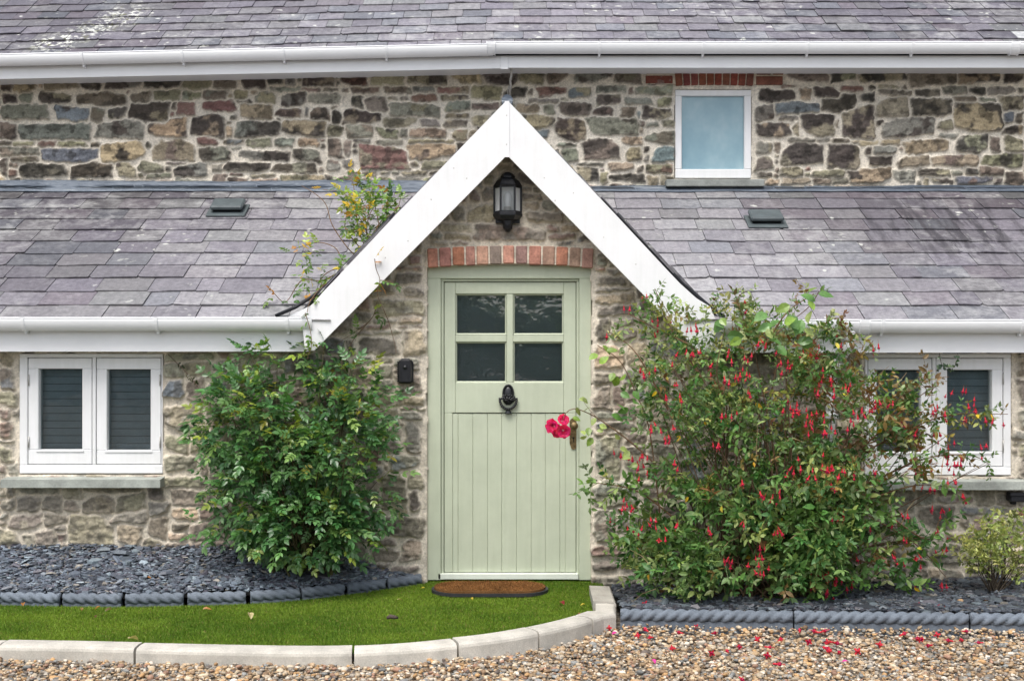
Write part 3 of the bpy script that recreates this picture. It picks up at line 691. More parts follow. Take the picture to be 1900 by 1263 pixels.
def roofboard(mb, a, b, y0, y1, z0, z1, th=.02, zoff=None):
    zf = zoff or (lambda x: 0)
    vs = [(a, y0, z0 - .012 + zf(a)), (b, y0, z0 - .012 + zf(b)), (b, y1, z1 - .012 + zf(b)), (a, y1, z1 - .012 + zf(a))]
    vs += [(x_, y_, z_ - th) for x_, y_, z_ in vs]
    mb.add(vs, [(0, 1, 2, 3), (7, 6, 5, 4), (0, 4, 5, 1), (1, 5, 6, 2), (2, 6, 7, 3), (3, 7, 4, 0)])
roofboard(mbd, -4.22, -1.22, Y_E, .16, EAVE_Z - .03, lean_z(.16) - .03); roofboard(mbd, 1.22, 4.22, Y_E, .16, EAVE_Z - .03, lean_z(.16) - .03); roofboard(mbd, -4.22, 4.22, .161, YU, lean_z(.161) - .03, lean_z(YU) - .03)
mbd.build('roof_board', M['dark'], cot)
# main roof
sag = lambda x: -.0215 * max(0, -x - .1)
Y_U = YU - .28; UE = Z(88, Y_U)
v2 = Vector((0, math.cos(R(33)), math.sin(R(33))))
cu = slate_col(.75, 1.35)
def up_col(p, rng):
    c = cu(p, rng); k = max(0, 1 - abs(p.x + .2) / 3.2) * .8; c = tuple(q * (.92 + .55 * k) for q in c)
    if p.x > 0 and rng.random() < .014: c = (.40, .41, .41)
    k2 = .30 * k * rng.uniform(.2, 1.2); return tuple(q * (1 - k2) + .36 * k2 for q in c)
mb, mt = slates('slate_roof', Vector((-5.15, Y_U - .03, UE - .02)), u, v2, 10.3, 16, .168, .232, 55, lambda p: True, up_col, M['slate_upper'], zoff=sag)
mb.build('slate_roof', mt, cot)
mb = MB(); roofboard(mb, -5.15, 0, Y_U, Y_U + 2.4, UE - .03, UE - .03 + 2.4 * math.tan(R(33)), zoff=sag); roofboard(mb, 0, 5.15, Y_U, Y_U + 2.4, UE - .03, UE - .03 + 2.4 * math.tan(R(33)))
mb.build('roof_board', M['dark'], cot)
# porch roof: two steep slopes running back to the main wall
for sgn in (-1, 1):
    pu = Vector((0, 1, 0)); pv = Vector((-sgn, 0, 1)).normalized()
    og = Vector((AP.x + sgn * 1.30, YB + .02, AP.y - 1.30 + .005))
    if sgn > 0: og = og + Vector((0, 2.04, 0)); pu = -pu
    def keepP(p): return p.z > lean_z(p.y) - .12
    mb, mt = slates('slate_roof', og, pu, pv, 2.04, 8, .198, .26, 70 + sgn, keepP, cl, M['slate'], trim=(0, 2.02))
    mb.build('slate_roof', mt, cot)
mb = MB()
mb.tube([(AP.x, YB + .01, AP.y + .012), (AP.x, YU - .02, AP.y + .012)], .035, 10); mb.build('roof_ridge', M['lead'], cot)

# bargeboards, with the bell-cast foot
mbl = []
q_l = [(937.5, 189), (937.5, 291), (583, 650), (566, 650), (560, 596), (566, 576), (583, 561), (600, 541), (622, 518), (735, 398)]
q_r = [(944, 189), (944, 291), (1300, 655), (1318, 655), (1330, 598), (1318, 569), (1292, 553), (1262, 526), (1240, 503), (1142, 398)]
for q in (q_l, q_r):
    mb = MB(); mb.prism([(X(a, YB), Z(b, YB)) for a, b in q], YB, YB + .028); bb = mb.build('bargeboard', M['white'], cot)
    mb = MB()
    e = [q[0], q[9], q[8], q[7], q[6], q[5]]      # the lead edge on the upper side of the board
    e = [(a + (-3 if q is q_l else 3), b - 2) for a, b in e]
    tail = (511, 586) if q is q_l else (1345, 588)
    mid = (548, 570) if q is q_l else (1322, 573)
    pts = [P(a, b, YB + .05) for a, b in e[:4]] + [P(*mid, YB + .03), P(*tail, YB + .02)]
    mb.tube(pts[1:], .011, 6); mb.build('lead_edge', M['black'], bb)
mb = MB(); mb.prism([(X(a, YB), Z(b, YB)) for a, b in ((936.5, 188), (945, 188), (945, 292), (936.5, 292))], YB - .006, YB - .001); mb.build('joint_strip', M['white'], cot)
# screw heads on the boards are too small to be parts: small nail heads as one mesh on each board
mb = MB()
for (a, b) in ((842, 312), (866, 331), (757, 447), (1010, 330), (1064, 358), (800, 370), (715, 478), (1120, 440), (1030, 372), (1180, 490), (940, 214), (940, 268)):
    mb.lathe([(0, -.002), (.0035, -.001), (.0035, .001)], P(a, b, YB - .0065 if a == 940 else YB), 8, axis=1)
mb.build('nail_head', M['zinc'], cot)['kind'] = 'stuff'
# white soffit triangle behind the barge foot
mb = MB(); mb.prism([(X(a, -.16), Z(b, -.16)) for a, b in ((524, 592), (600, 556), (600, 592))], -.165, -.15); mb.build('barge_foot', M['white'], cot)

# gutters and fascias
def gutter(xa, xb, yback, ztop, rad, brackets, joints, fz, zoff=None, endcaps=()):
    zf = zoff or (lambda x: 0)
    n = 14; th = np.linspace(math.pi, 2 * math.pi, n); yc = yback - rad
    zs_ = 1.62; prof = [(rad * math.cos(a), zs_ * rad * math.sin(a)) for a in th] + [((rad - .004) * math.cos(a), zs_ * (rad - .004) * math.sin(a)) for a in th[::-1]]
    xs = np.linspace(xa, xb, 24); k = len(prof); mb = MB(); vs = []
    for x in xs: vs += [(x, yc + p, ztop + q + zf(x)) for p, q in prof]
    fs = [(i * k + j, i * k + (j + 1) % k, (i + 1) * k + (j + 1) % k, (i + 1) * k + j) for i in range(len(xs) - 1) for j in range(k)]
    mb.add(vs, fs, smooth=True)
    mb.tube([(x, yc - rad + .002, ztop + zf(x)) for x in xs], .005, 8)
    for x in endcaps:
        mb.lathe([(0.0, -.003), (rad + .003, -.003), (rad + .003, .012), (rad - .004, .012)], (x, yc, ztop), 14, axis=0, a0=math.pi, a1=2 * math.pi, smooth=False, sy=zs_)
    g = mb.build('gutter', M['upvc'], cot)
    for nm, lst, hw, ex in (('gutter_bracket', brackets, .009, .006), ('gutter_joint', joints, .03, .008)):
        for x in lst:
            mb = MB(); r2 = rad + ex; k = 14; pts = [(r2 * math.cos(a), zs_ * r2 * math.sin(a)) for a in np.linspace(math.pi, 2 * math.pi, k)]
            vs = []; 
            for s_ in (-hw, hw):
                vs += [(x + s_, yc + p, ztop + q + zf(x) + .004) for p, q in pts]; vs += [(x + s_, yc + p * (rad - .001) / r2, ztop + q * (rad - .001) / r2 + zf(x) + .004) for p, q in pts]
            fs = []
            for j in range(k - 1):
                fs += [(j, j + 1, 2 * k + j + 1, 2 * k + j), (j, k + j, k + j + 1, j + 1), (2 * k + j, 2 * k + j + 1, 3 * k + j + 1, 3 * k + j)]
            fs += [(0, 2 * k, 3 * k, k)]
            mb.add(vs, fs)
            if nm == 'gutter_bracket':
                mb.box(x - .007, x + .007, yc + .0, yback - .001, ztop - rad * zs_ - .018 + zf(x), ztop - rad * .9 + zf(x), .002)
            else:
                for s_ in (-hw, hw): mb.tube([(x + s_, yc + p * 1.03, ztop + q * 1.03 + zf(x) + .004) for p, q in pts], .003, 6)
            mb.build(nm, M['upvc'], g)
    return g
def fascia(xa, xb, yf, z0, z1, zoff=None, back=.2):
    zf = zoff or (lambda x: 0); mb = MB()
    vs = [(x, y, z + zf(x)) for x in (xa, xb) for y in (yf, yf + .02) for z in (z0, z1)]
    mb.add(vs, [(0, 1, 5, 4), (2, 6, 7, 3), (1, 3, 7, 5), (0, 4, 6, 2), (0, 2, 3, 1), (4, 5, 7, 6)])
    vs = [(x, y, z + zf(x)) for x in (xa, xb) for y in (yf + .02, yf + back) for z in (z0 + .006, z0 + .016)]
    mb.add(vs, [(0, 1, 5, 4), (2, 6, 7, 3), (1, 3, 7, 5), (0, 4, 6, 2), (0, 2, 3, 1), (4, 5, 7, 6)])
    return mb.build('fascia', M['upvc'], cot)
YF = -.13; rg = .048
gx_ = lambda l, Y: [X(q, Y) for q in l]
fascia(-4.25, X(572, YF), YF, Z(652, YF), Z(592, YF), back=.14)
fascia(X(1312, YF), 4.25, YF, Z(654, YF), Z(594, YF), back=.14)
YG = YF - rg
gutter(-4.3, X(577, YG), YF - .002, Z(590, YG), rg, gx_([-200, 47, 293, 535], YG), [], 0, endcaps=[X(577, YG)])
gR = gutter(X(1340, YG), 4.3, YF - .002, Z(594, YG), rg, gx_([1420, 1635, 1893], YG), gx_([1551, 1601], YG), 0, endcaps=[X(1340, YG)])
YFU = Y_U + .02
fascia(-5.15, X(930, YFU), YFU, Z(127, YFU), Z(92, YFU), sag, .27); fascia(X(930, YFU), 5.15, YFU, Z(126, YFU), Z(90, YFU), None, .27)
ru = .048; YGU = YFU - ru
gutter(-5.2, X(915, YGU), YFU - .002, Z(84, YGU), ru, gx_([-40, 155, 340, 527, 717], YGU), [], 0, sag)
gutter(X(909, YGU), 5.2, YFU - .002, Z(81, YGU), ru, gx_([1112, 1304, 1497, 1691], YGU), gx_([911, 1880], YGU), 0)
mb = MB(); mb.box(X(929, YFU), X(943, YFU), YFU - .006, YFU - .001, Z(129, YFU), Z(96, YFU), .002); mb.build('joint_strip', M['upvc'], cot)
# downpipe of the right-hand gutter
mb = MB()
mb.lathe([(.036, 0), (.036, -.055), (.030, -.06)], (X(1577, YG), YF - rg, Z(594, YG) - rg * 1.62 + .012), 16)
pts = [Vector((X(1577, YG), YF - rg, Z(594, YG) - rg * 1.62 - .03)), Vector((X(1577, YG), YF - rg, Z(594, YG) - rg * 1.62 - .065)), Vector((X(1556, -.1), -.10, Z(672, -.1))), Vector((X(1545, -.07), -.05, Z(696, -.07))), Vector((X(1541, -.05), -.05, Z(720, -.05))), Vector((X(1541, -.05), -.05, -.06))]
mb.tube(pts[:3], .030, 14); mb.tube([pts[2] + Vector((.01, 0, .02)), pts[2], pts[3], pts[4]], .034, 14); mb.tube(pts[3:], .030, 14)
for zz in (.35, 1.0): mb.box(pts[5].x - .045, pts[5].x + .045, -.09, -.0, zz, zz + .03, .004)
mb.build('downpipe', M['upvc'], cot)

# lead flashings where the lower roofs meet the main wall
def flash(xa, xb, ztop, seed):
    n = 120; vs = []; fs = []; rng = random.Random(seed)
    xs = np.linspace(xa, xb, n); wob = (fbm(xs, xs * 0, 2.2, seed, 3) - .5) * .03
    dr = lean_z(YU) ; a = math.tan(PITCH)
    for i, x in enumerate(xs):
        zt = ztop + wob[i] * .8; yb = YU - .030; yl = YU - .105 + (fbm(np.array([x]), np.array([1.]), 3, seed + 3, 2)[0] - .5) * .02
        k = (fbm(np.array([x]), np.array([4.]), 2.5, seed + 8, 3)[0]) * .008
        zl = lean_z(yl) + .018 + k; zc = lean_z(YU - .05) + .022
        vs += [(x, YU + .02, zt + .012), (x, yb, zt), (x, yb - .006, (zt + zc) / 2), (x, YU - .055, zc), (x, (yl + YU) / 2, lean_z((yl + YU) / 2) + .02 + k), (x, yl, zl), (x, yl, zl - .008)]
    for i in range(n - 1):
        for j in range(6): fs.append((i * 7 + j, i * 7 + j + 1, i * 7 + j + 8, i * 7 + j + 7))
    return MB().add(vs, fs, smooth=True).build('lead_flashing', M['lead'], cot)
flash(-4.3, -.35, Z(336, YU), 3); flash(.38, 4.3, Z(346, YU), 4)

# roof vents
for px, py in ((424, 392), (1420, 413)):
    yv = None
    for k in range(400):
        y = -.1 + k * .004
        if abs(Z(py, y) - lean_z(y)) < .006 or Z(py, y) < lean_z(y): yv = y; break
    c = Vector((X(px, yv), yv, lean_z(yv))); m3 = Matrix((u, v, u.cross(v))).transposed()
    xf = lambda p, c=c, m3=m3: c + m3 @ p
    mb = MB(); mb.box(-.140, .140, -.125, .10, .012, .022, .002, xf=xf)
    vt = mb.build('roof_vent', M['vent'], cot)
    mb = MB(); mb.box(-.116, .116, -.075, .09, .040, .074, .010, xf=xf); mb.build('vent_hood', M['vent'], vt)
    mb = MB(); mb.box(-.10, .10, -.055, .07, .02, .042, .0, xf=xf); mb.build('vent_grille', M['dark'], vt)

# ---- windows
def rect(x0, y0, x1, y1, Y): return X(x0, Y), Z(y1, Y), X(x1, Y), Z(y0, Y)
def ring(mb, o, i, y0, y1, bev=.003):
    """frame between the outer (o) and inner (i) rectangle (x0,z0,x1,z1): rails run through, stiles butt between them"""
    mb.box(o[0], o[2], y0, y1, o[1], i[1], bev); mb.box(o[0], o[2], y0, y1, i[3], o[3], bev)
    mb.box(o[0], i[0], y0, y1, i[1], i[3], bev); mb.box(i[2], o[2], y0, y1, i[1], i[3], bev)
def casement_window(out, cas, gls, sill, hinge):
    yf = -.004
    w_ = None
    mb = MB(); o = rect(*out, yf)
    e = [rect(*c, yf) for c in cas]
    g_ = .004
    mb.box(o[0], o[2], yf, .11, o[1], e[0][1] - g_, .004); mb.box(o[0], o[2], yf, .11, e[0][3] + g_, o[3], .004)
    lo_, hi_ = e[0][1] - g_, e[0][3] + g_
    mb.box(o[0], e[0][0] - g_, yf, .11, lo_, hi_, .004); mb.box(e[0][2] + g_, e[1][0] - g_, yf, .11, lo_, hi_, .004); mb.box(e[1][2] + g_, o[2], yf, .11, lo_, hi_, .004)
    w_ = mb.build('window', M['white'], cot)
    for c, g in zip(e, gls):
        gi = rect(*g, yf); mb = MB(); ring(mb, c, gi, yf + .003, .07, .004)
        mb.box(gi[0] - .012, gi[2] + .012, yf - .003, yf + .002, gi[1] - .014, gi[1] - .001, .002)
        mb.build('casement', M['white'], w_)
        mb = MB(); mb.box(gi[0] - .004, gi[2] + .004, .040, .044, gi[1] - .004, gi[3] + .004); mb.build('pane', M['glass'], w_)
        mb = MB(); mb.box(gi[0] - .03, gi[2] + .03, .118, .122, gi[1] - .03, gi[3] + .03); mb.build('backing', M['dark'], w_)
        mb = MB(); z = gi[1] - .01
        while z < gi[3]:
            mb.box(gi[0] - .02, gi[2] + .02, .088, .092, z, z + .044, xf=lambda p, z=z: Vector((p.x, p.y + (p.z - z) * -.25, p.z))); z += .046
        mb.build('blind', M['blind'], w_)
    s_ = sill; z0, z1, zt = Z(s_[3], -.10), Z(s_[2], -.10), Z(s_[2] - 6, -.0)
    mb = MB(); xa, xb = X(s_[0], -.08), X(s_[1], -.08); vs = [(x, y, z) for x in (xa, xb) for (y, z) in ((-.115, z0), (-.115, z1), (.03, zt), (.03, z0))]
    mb.add(vs, [(0, 3, 2, 1), (4, 5, 6, 7), (0, 1, 5, 4), (1, 2, 6, 5), (2, 3, 7, 6), (3, 0, 4, 7)], col=(.33, .35, .32)); mb.build('sill', M['sillstone'], w_)
    for hx, zz in hinge:
        mb = MB(); x_ = X(hx, yf); z_ = Z(zz, yf); mb.tube([(x_, yf - .003, z_ - .035), (x_, yf - .003, z_ + .035)], .004, 8); mb.build('hinge', M['zinc'], w_)
    return w_
casement_window((36, 656, 302, 878), ((52, 664, 170, 861), (179, 664, 298, 861)), ((71, 684, 152, 834), (198, 685, 279, 835)), (5, 300, 889, 904), ((53.5, 705), (53.5, 820), (297, 705), (297, 820)))
casement_window((1605, 656, 1876, 881), ((1611, 665, 1729, 865), (1738, 665, 1861, 865)), ((1627, 686, 1709, 838), (1758, 686, 1841, 838)), (1597, 1912, 893, 908), ((1861, 702), (1861, 826)))
# upper window
mb = MB(); yu = YU - .002; o = rect(1253, 167, 1394, 331, yu); gi = rect(1265, 178, 1381, 314, yu); ring(mb, o, gi, yu, YU + .1, .005)
wu = mb.build('window', M['white'], cot)
mb = MB(); mb.box(gi[0] - .003, gi[2] + .003, YU + .03, YU + .036, gi[1] - .003, gi[3] + .003); mb.build('pane', M['obscured_painted_sky'], wu)
mb = MB(); mb.box(X(1236, YU - .1), X(1418, YU - .1), YU - .11, YU + .02, Z(346, YU - .1), Z(333, YU - .1), .004, (.25, .265, .25)); mb.build('sill', M['sillstone'], wu)

# ---- door
YD = .035
fr = MB(); o = rect(793, 498, 1097, 1076, YD)
i_ = rect(818, 517, 1075, 1076, YD)
for y0, grow, bev in ((YD, 0.0, .004),):
    fr.box(o[0], i_[0], y0, .12, o[1], i_[3], bev); fr.box(i_[2], o[2], y0, .12, o[1], i_[3], bev); fr.box(o[0], o[2], y0, .12, i_[3], o[3] + .02, bev)
df = fr.build('door_frame', M['sage'], cot)
mb = MB(); k_ = .017   # inner bead of the frame, a step back
j0, j1, jz = i_[0] + k_, i_[2] - k_, i_[3] - k_
mb.box(i_[0], j0, YD + .018, .12, i_[1], jz, .004); mb.box(j1, i_[2], YD + .018, .12, i_[1], jz, .004); mb.box(i_[0], i_[2], YD + .018, .12, jz, i_[3], .004)
mb.build('frame_bead', M['sage'], df)
YL = YD + .030
lx0, lx1, lz1, lz0 = j0 + .003, j1 - .003, jz - .004, Z(1061, YL)
def dx(p): return X(p, YL)
def dz(p): return Z(p, YL)
mb = MB()
gx0, gx1, gx2, gx3 = dx(845), dx(940), dx(952), dx(1046); gz0, gz1, gz2, gz3 = dz(710), dz(634), dz(621), dz(545)
bt = dz(766)
bx0, bx1 = dx(840), dx(1049)
mb.box(lx0, bx0, YL, YL + .045, lz0, bt, .003); mb.box(bx1, lx1, YL, YL + .045, lz0, bt, .003)         # stiles below
mb.box(lx0, gx0, YL, YL + .045, bt + .001, lz1, .003); mb.box(gx3, lx1, YL, YL + .045, bt + .001, lz1, .003)
mb.box(gx0 + .0005, gx3 - .0005, YL, YL + .045, bt + .001, gz0, .003); mb.box(gx0 + .0005, gx3 - .0005, YL, YL + .045, gz3, lz1, .003)
mb.box(gx1, gx2, YL + .002, YL + .045, gz0 + .0005, gz3 - .0005, .003)
mb.box(gx0 + .0005, gx1 - .0005, YL + .002, YL + .045, gz1, gz2, .003); mb.box(gx2 + .0005, gx3 - .0005, YL + .002, YL + .045, gz1, gz2, .003)
door = mb.build('door', M['sage'], cot)
gr = [840, 850, 877.4, 904.4, 931, 958.4, 985.8, 1012, 1039, 1049]
mb = MB()
for a, b in zip(gr[:-1], gr[1:]): mb.box(dx(a) + .0004, dx(b) - .0004, YL + .005, YL + .04, lz0, bt - .004, .0026)
mb.build('plank_panel', M['sage'], door)
for (a, b, c, d) in ((gx0, gz2, gx1, gz3), (gx2, gz2, gx3, gz3), (gx0, gz0, gx1, gz1), (gx2, gz0, gx3, gz1)):
    mb = MB(); q_ = .010   # glazing bead: four sloped strips
    A = [(a + .0005, b + .0005), (c - .0005, b + .0005), (c - .0005, d - .0005), (a + .0005, d - .0005)]; B = [(a + q_, b + q_), (c - q_, b + q_), (c - q_, d - q_), (a + q_, d - q_)]
    vs = [(x_, YL + .001, z_) for x_, z_ in A] + [(x_, YL + .016, z_) for x_, z_ in B] + [(x_, YL + .024, z_) for x_, z_ in B]
    mb.add(vs, [(i, (i + 1) % 4, (i + 1) % 4 + 4, i + 4) for i in range(4)] + [(i + 4, (i + 1) % 4 + 4, (i + 1) % 4 + 8, i + 8) for i in range(4)])
    mb.build('glazing_bead', M['sage'], door)
    mb = MB(); mb.box(a + q_ - .002, c - q_ + .002, YL + .022, YL + .026, b + q_ - .002, d - q_ + .002); mb.build('pane', M['doorglass'], door)
mb = MB(); mb.box(lx0 - .02, lx1 + .02, YL + .075, YL + .08, lz0, lz1 + .02); mb.build('backing', M['hall'], door)
mb = MB(); mb.box(dx(813), dx(1073), YL - .03, YL + .05, dz(1073), dz(1062), .003); mb.build('threshold', M['threshold'], cot)
# knocker: domed oval plate, flower basket, swinging ring and flared foot
c = P(943, 740, YL); s = 1 / 300.
mb = MB(); pl = [(0, -.020), (.010, -.019), (.016, -.014), (.020, -.006), (.023, 0)]
mb.lathe([(r_ * 1.5, h) for r_, h in pl], (c.x, YL, Z(731, YL)), 24, axis=1, sy=1.68)
mb.tube([(c.x + .032 * math.cos(a), YL - .012, Z(730, YL) + .054 * math.sin(a)) for a in np.linspace(-.2, math.pi + .2, 24)], .0055, 8)
rngk = random.Random(2)
for k in range(64):
    a = rngk.uniform(0, 2 * math.pi); r_ = rngk.random() ** .5; p = Vector((c.x + math.cos(a) * r_ * .047, YL - .024 - .014 * (1 - r_ * r_), Z(739, YL) + math.sin(a) * r_ * .024))
    q_ = rngk.uniform(.005, .0085); mb.lathe([(0, -q_), (q_ * .7, -q_ * .7), (q_, 0), (q_ * .6, q_ * .8)], p, 7, axis=1)
mb.lathe([(.034, 0), (.028, -.014), (.018, -.024), (.013, -.030)], (c.x, YL - .006, Z(742, YL)), 16, sy=.5)
for k in range(40):      # ring, twisted like a wreath
    a = math.pi + (k + .5) / 40 * math.pi; p = Vector((c.x + .052 * math.cos(a), YL - .020 + .004 * math.sin(k * 2.1), Z(741, YL) + .058 * math.sin(a)))
    mb.lathe([(0, -.008), (.0065, -.005), (.0085, 0), (.006, .006)], p, 7, axis=1)
mb.tube([(c.x + .052 * math.cos(a), YL - .018, Z(741, YL) + .058 * math.sin(a)) for a in np.linspace(math.pi - .2, 2 * math.pi + .2, 28)], .0075, 8)
mb.lathe([(.012, 0), (.011, -.008), (.016, -.020), (.021, -.027), (.021, -.034)], (c.x, YL - .010, Z(757, YL)), 14, sy=.6)
mb.build('knocker', M['iron'], door)
# lock plate and knob, half behind the rose
mb = MB(); cx_ = X(1064, YL); n = 14
out_ = [(cx_ - .024, Z(822, YL)), (cx_ - .024, Z(783, YL))] + [(cx_ + .024 * math.cos(a), Z(783, YL) + .026 * math.sin(a)) for a in np.linspace(math.pi, 0, n)] + [(cx_ + .024, Z(822, YL))]
out_ += [(cx_ + .020, Z(825, YL))] + [(cx_ + .017 * math.cos(a), Z(827, YL) + .022 * math.sin(a)) for a in np.linspace(0, -math.pi, n)] + [(cx_ - .020, Z(825, YL))]
mb.prism(out_, YL - .006, YL + .001); lp = mb.build('lock_plate', M['brass'], door)
mb = MB(); mb.lathe([(0, -.002), (.0045, -.0015), (.0045, .001)], (cx_, YL - .006, Z(812, YL)), 12, axis=1); mb.box(cx_ - .002, cx_ + .002, YL - .0085, YL - .006, Z(820, YL), Z(812, YL)); mb.build('keyhole', M['dark'], door)
mb = MB(); mb.lathe([(.010, .0), (.009, -.025), (.024, -.036), (.027, -.050), (.018, -.060), (0, -.062)], (cx_, YL - .005, Z(789, YL)), 18, axis=1); mb.build('knob', M['brass'], door)
# ------------------------------------------------------------------ things on the wall
def loft(mb, secs, plan, c, close=True, caps=True):
    n = len(plan); vs = []
    for z, sx, sy in secs: vs += [(c.x + p * sx, c.y + q * sy, z) for p, q in plan]
    fs = [(i * n + k, i * n + k + 1, (i + 1) * n + k + 1, (i + 1) * n + k) for i in range(len(secs) - 1) for k in range(n - 1)]
    if caps: fs += [tuple(range(n))[::-1], tuple((len(secs) - 1) * n + k for k in range(n))]
    mb.add(vs, fs)
YW = -.03
c = P(942, 375, YW)
lan = tag(empty('wall_lantern', (c.x, YW, Z(425, YW))), 'black half lantern with clear glass panes under the gable peak', 'wall lamp')
plan = [(-.082, 0), (-.043, -.078), (.043, -.078), (.082, 0)]
zz = lambda p: Z(p, -.06)
mb = MB(); loft(mb, [(zz(346), 1.06, 1.06), (zz(344), 1.08, 1.1), (zz(341), 1.0, 1.0), (zz(334), .82, .85), (zz(329), .52, .62), (zz(327), .56, .6), (zz(322), .42, .5), (zz(319), .2, .3)], plan, c)
mb.build('cap', M['black'], lan)
mb = MB(); loft(mb, [(zz(410), .50, .5), (zz(407), .9, .88), (zz(400), 1.10, 1.1), (zz(396), 1.10, 1.1), (zz(394), 1.0, 1.0)], plan, c); mb.build('base', M['black'], lan)
mb = MB(); loft(mb, [(zz(430), .12, .2), (zz(424), .33, .5), (zz(417), .36, .6), (zz(409), .5, .62)], plan, c)
mb.lathe([(0, -.004), (.006, -.003), (.006, .002)], (c.x, c.y - .047, zz(419)), 10, axis=1); mb.build('bracket', M['black'], lan)
mb = MB(); zt, zb = zz(345), zz(395)
for (p, q) in plan: mb.box(c.x + p - .0065, c.x + p + .0065, c.y + q - .005 + .004, c.y + q + .009, zb, zt, .001)
for i in range(3):
    (p0, q0), (p1, q1) = plan[i], plan[i + 1]
    for z0, z1 in ((zb, zb + .012), (zt - .012, zt)):
        a = Vector((p1 - p0, q1 - q0, 0)); L = a.length; a.normalize(); nn = Vector((-a.y, a.x, 0))
        vs = [Vector((c.x + p0, c.y + q0, 0)) + a * t_ * L + nn * o_ + Vector((0, 0, z_)) for t_ in (.05, .95) for o_ in (0.001, .008) for z_ in (z0, z1)]
        mb.add(vs, [(0, 1, 5, 4), (2, 6, 7, 3), (1, 3, 7, 5), (0, 4, 6, 2), (0, 2, 3, 1), (4, 5, 7, 6)])
mb.build('frame', M['black'], lan)
for i in range(3):
    (p0, q0), (p1, q1) = plan[i], plan[i + 1]; mb = MB(); s_ = .93
    vs = [(c.x + p * s_, c.y + q * s_ , z_) for p, q in (plan[i], plan[i + 1]) for z_ in (zb + .004, zt - .004)]
    mb.add(vs, [(0, 2, 3, 1)]); mb.build('pane', M['lampglass'] if i == 1 else M['painted_glare'], lan)
mb = MB(); mb.box(c.x - .075, c.x + .075, c.y - .004, c.y + .03, zb - .06, zt, .002); mb.build('back_plate', M['black'], lan)
mb = MB(); mb.box(c.x - .072, c.x + .072, c.y - .010, c.y - .005, zb + .002, zt - .004, .001); mb.build('reflector', M['sheer'], lan)
mb = MB(); mb.lathe([(.019, 0), (.022, .02), (.023, .07), (.018, .085), (.006, .092), (0, .093)], (c.x, c.y - .042, zb + .035), 16); mb.build('bulb', M['bulb'], lan)
mb = MB(); mb.lathe([(.024, 0), (.024, .035), (.018, .036)], (c.x, c.y - .042, zb), 16); mb.build('lamp_holder', M['zinc'], lan)

c = P(753, 688, -.02)
ks = tag(empty('key_safe', (c.x, -.02, Z(712, -.02))), 'small black key safe box screwed to the stone left of the green door', 'key safe')
mb = MB(); mb.box(c.x - .047, c.x + .047, -.055, .0, Z(711, -.05), Z(668, -.05), .012); mb.build('box', M['black'], ks)
mb = MB(); w_ = .036
sec = [(-.040, -.060), (-.034, -.078), (.034, -.078), (.040, -.060)]
vs = []; zs = [Z(708, -.07), Z(705, -.07), Z(678, -.07), Z(669, -.07), Z(665, -.07)]; sq = [.86, 1, 1, .9, .6]
for z_, q_ in zip(zs, sq): vs += [(c.x + p * q_, y_ + (.0 if q_ > .85 else .012), z_) for p, y_ in sec]
mb.add(vs, [(i * 4 + k, i * 4 + k + 1, i * 4 + k + 5, i * 4 + k + 4) for i in range(4) for k in range(3)] + [(3, 2, 1, 0), (16, 17, 18, 19)])
for k in (-.022, .022): mb.box(c.x + k - .002, c.x + k + .002, -.0815, -.077, Z(704, -.07), Z(684, -.07), .001)
mb.build('cover', M['black'], ks)
mb = MB(); mb.lathe([(0, -.010), (.012, -.008), (.013, 0)], (c.x, -.077, Z(681, -.07)), 16, axis=1); mb.build('button', M['iron'], ks)
mb = MB()
for k in range(9): mb.box(c.x - .053, c.x - .046, -.045, -.01, Z(708 - k * 4.4, -.05), Z(706 - k * 4.4, -.05))
mb.build('rubber_gasket', M['rubber'], ks)
# low black light box under the right-hand window sill
c = P(1884, 921, -.05)
wl = tag(empty('wall_light', (c.x, -.02, c.z)), 'small black box light fixed under the end of the right window sill', 'wall light')
mb = MB(); mb.box(c.x - .048, c.x + .048, -.10, -.02, c.z - .027, c.z + .027, .006); mb.build('housing', M['black'], wl)
mb = MB(); mb.box(c.x - .052, c.x + .052, -.106, -.098, c.z + .010, c.z + .030, .003); mb.build('hood', M['black'], wl)
mb = MB(); mb.box(c.x - .018, c.x + .018, -.025, .0, c.z - .05, c.z - .02, .003); mb.build('bracket', M['black'], wl)
# pale hanger running from the upper eaves to the peak of the porch
mb = MB(); rngc = random.Random(3)
pts = [P(947 + a, b, yy) for a, b, yy in ((1, 126, YU - .20), (2, 140, YU - .19), (-.5, 150, YU - .16), (1, 160, YU - .13), (-1, 170, YU - .1), (0, 180, YU - .06), (2, 190, YU - .03), (4, 205, YU - .02))]
mb.tube(spline(pts, .02), .009, 8); mb.tube([p + Vector((-.016, .006, 0)) for p in spline(pts[3:], .02)], .006, 6)
tag(mb.build('hanging_cable', M['zinc'], None, center=True), 'pale twisted metal cable hanging from the upper gutter to the porch peak', 'cable')

# ------------------------------------------------------------------ ground
ZG = -.075
gk = [G(a, b, ZG) for a, b in ((-330, 1214), (-160, 1216), (0, 1218), (130, 1220), (250, 1223), (420, 1227), (560, 1229), (655, 1228), (760, 1224), (850, 1217), (930, 1209), (1000, 1198), (1060, 1185), (1105, 1172), (1135, 1160))]
kpath = spline(gk, .006)
for p_ in kpath: p_.z += -.024 + .024 * float(sstep(600, 1140, 950 + F * p_.x / (p_.y + DIST)))
KW = .115
def offset(path, d):
    o = []
    for i, p in enumerate(path):
        t_ = path[min(i + 1, len(path) - 1)] - path[max(i - 1, 0)]; t_.z = 0; t_.normalize(); o.append(p + Vector((-t_.y, t_.x, 0)) * d)
    return o
kin = offset(kpath, KW)
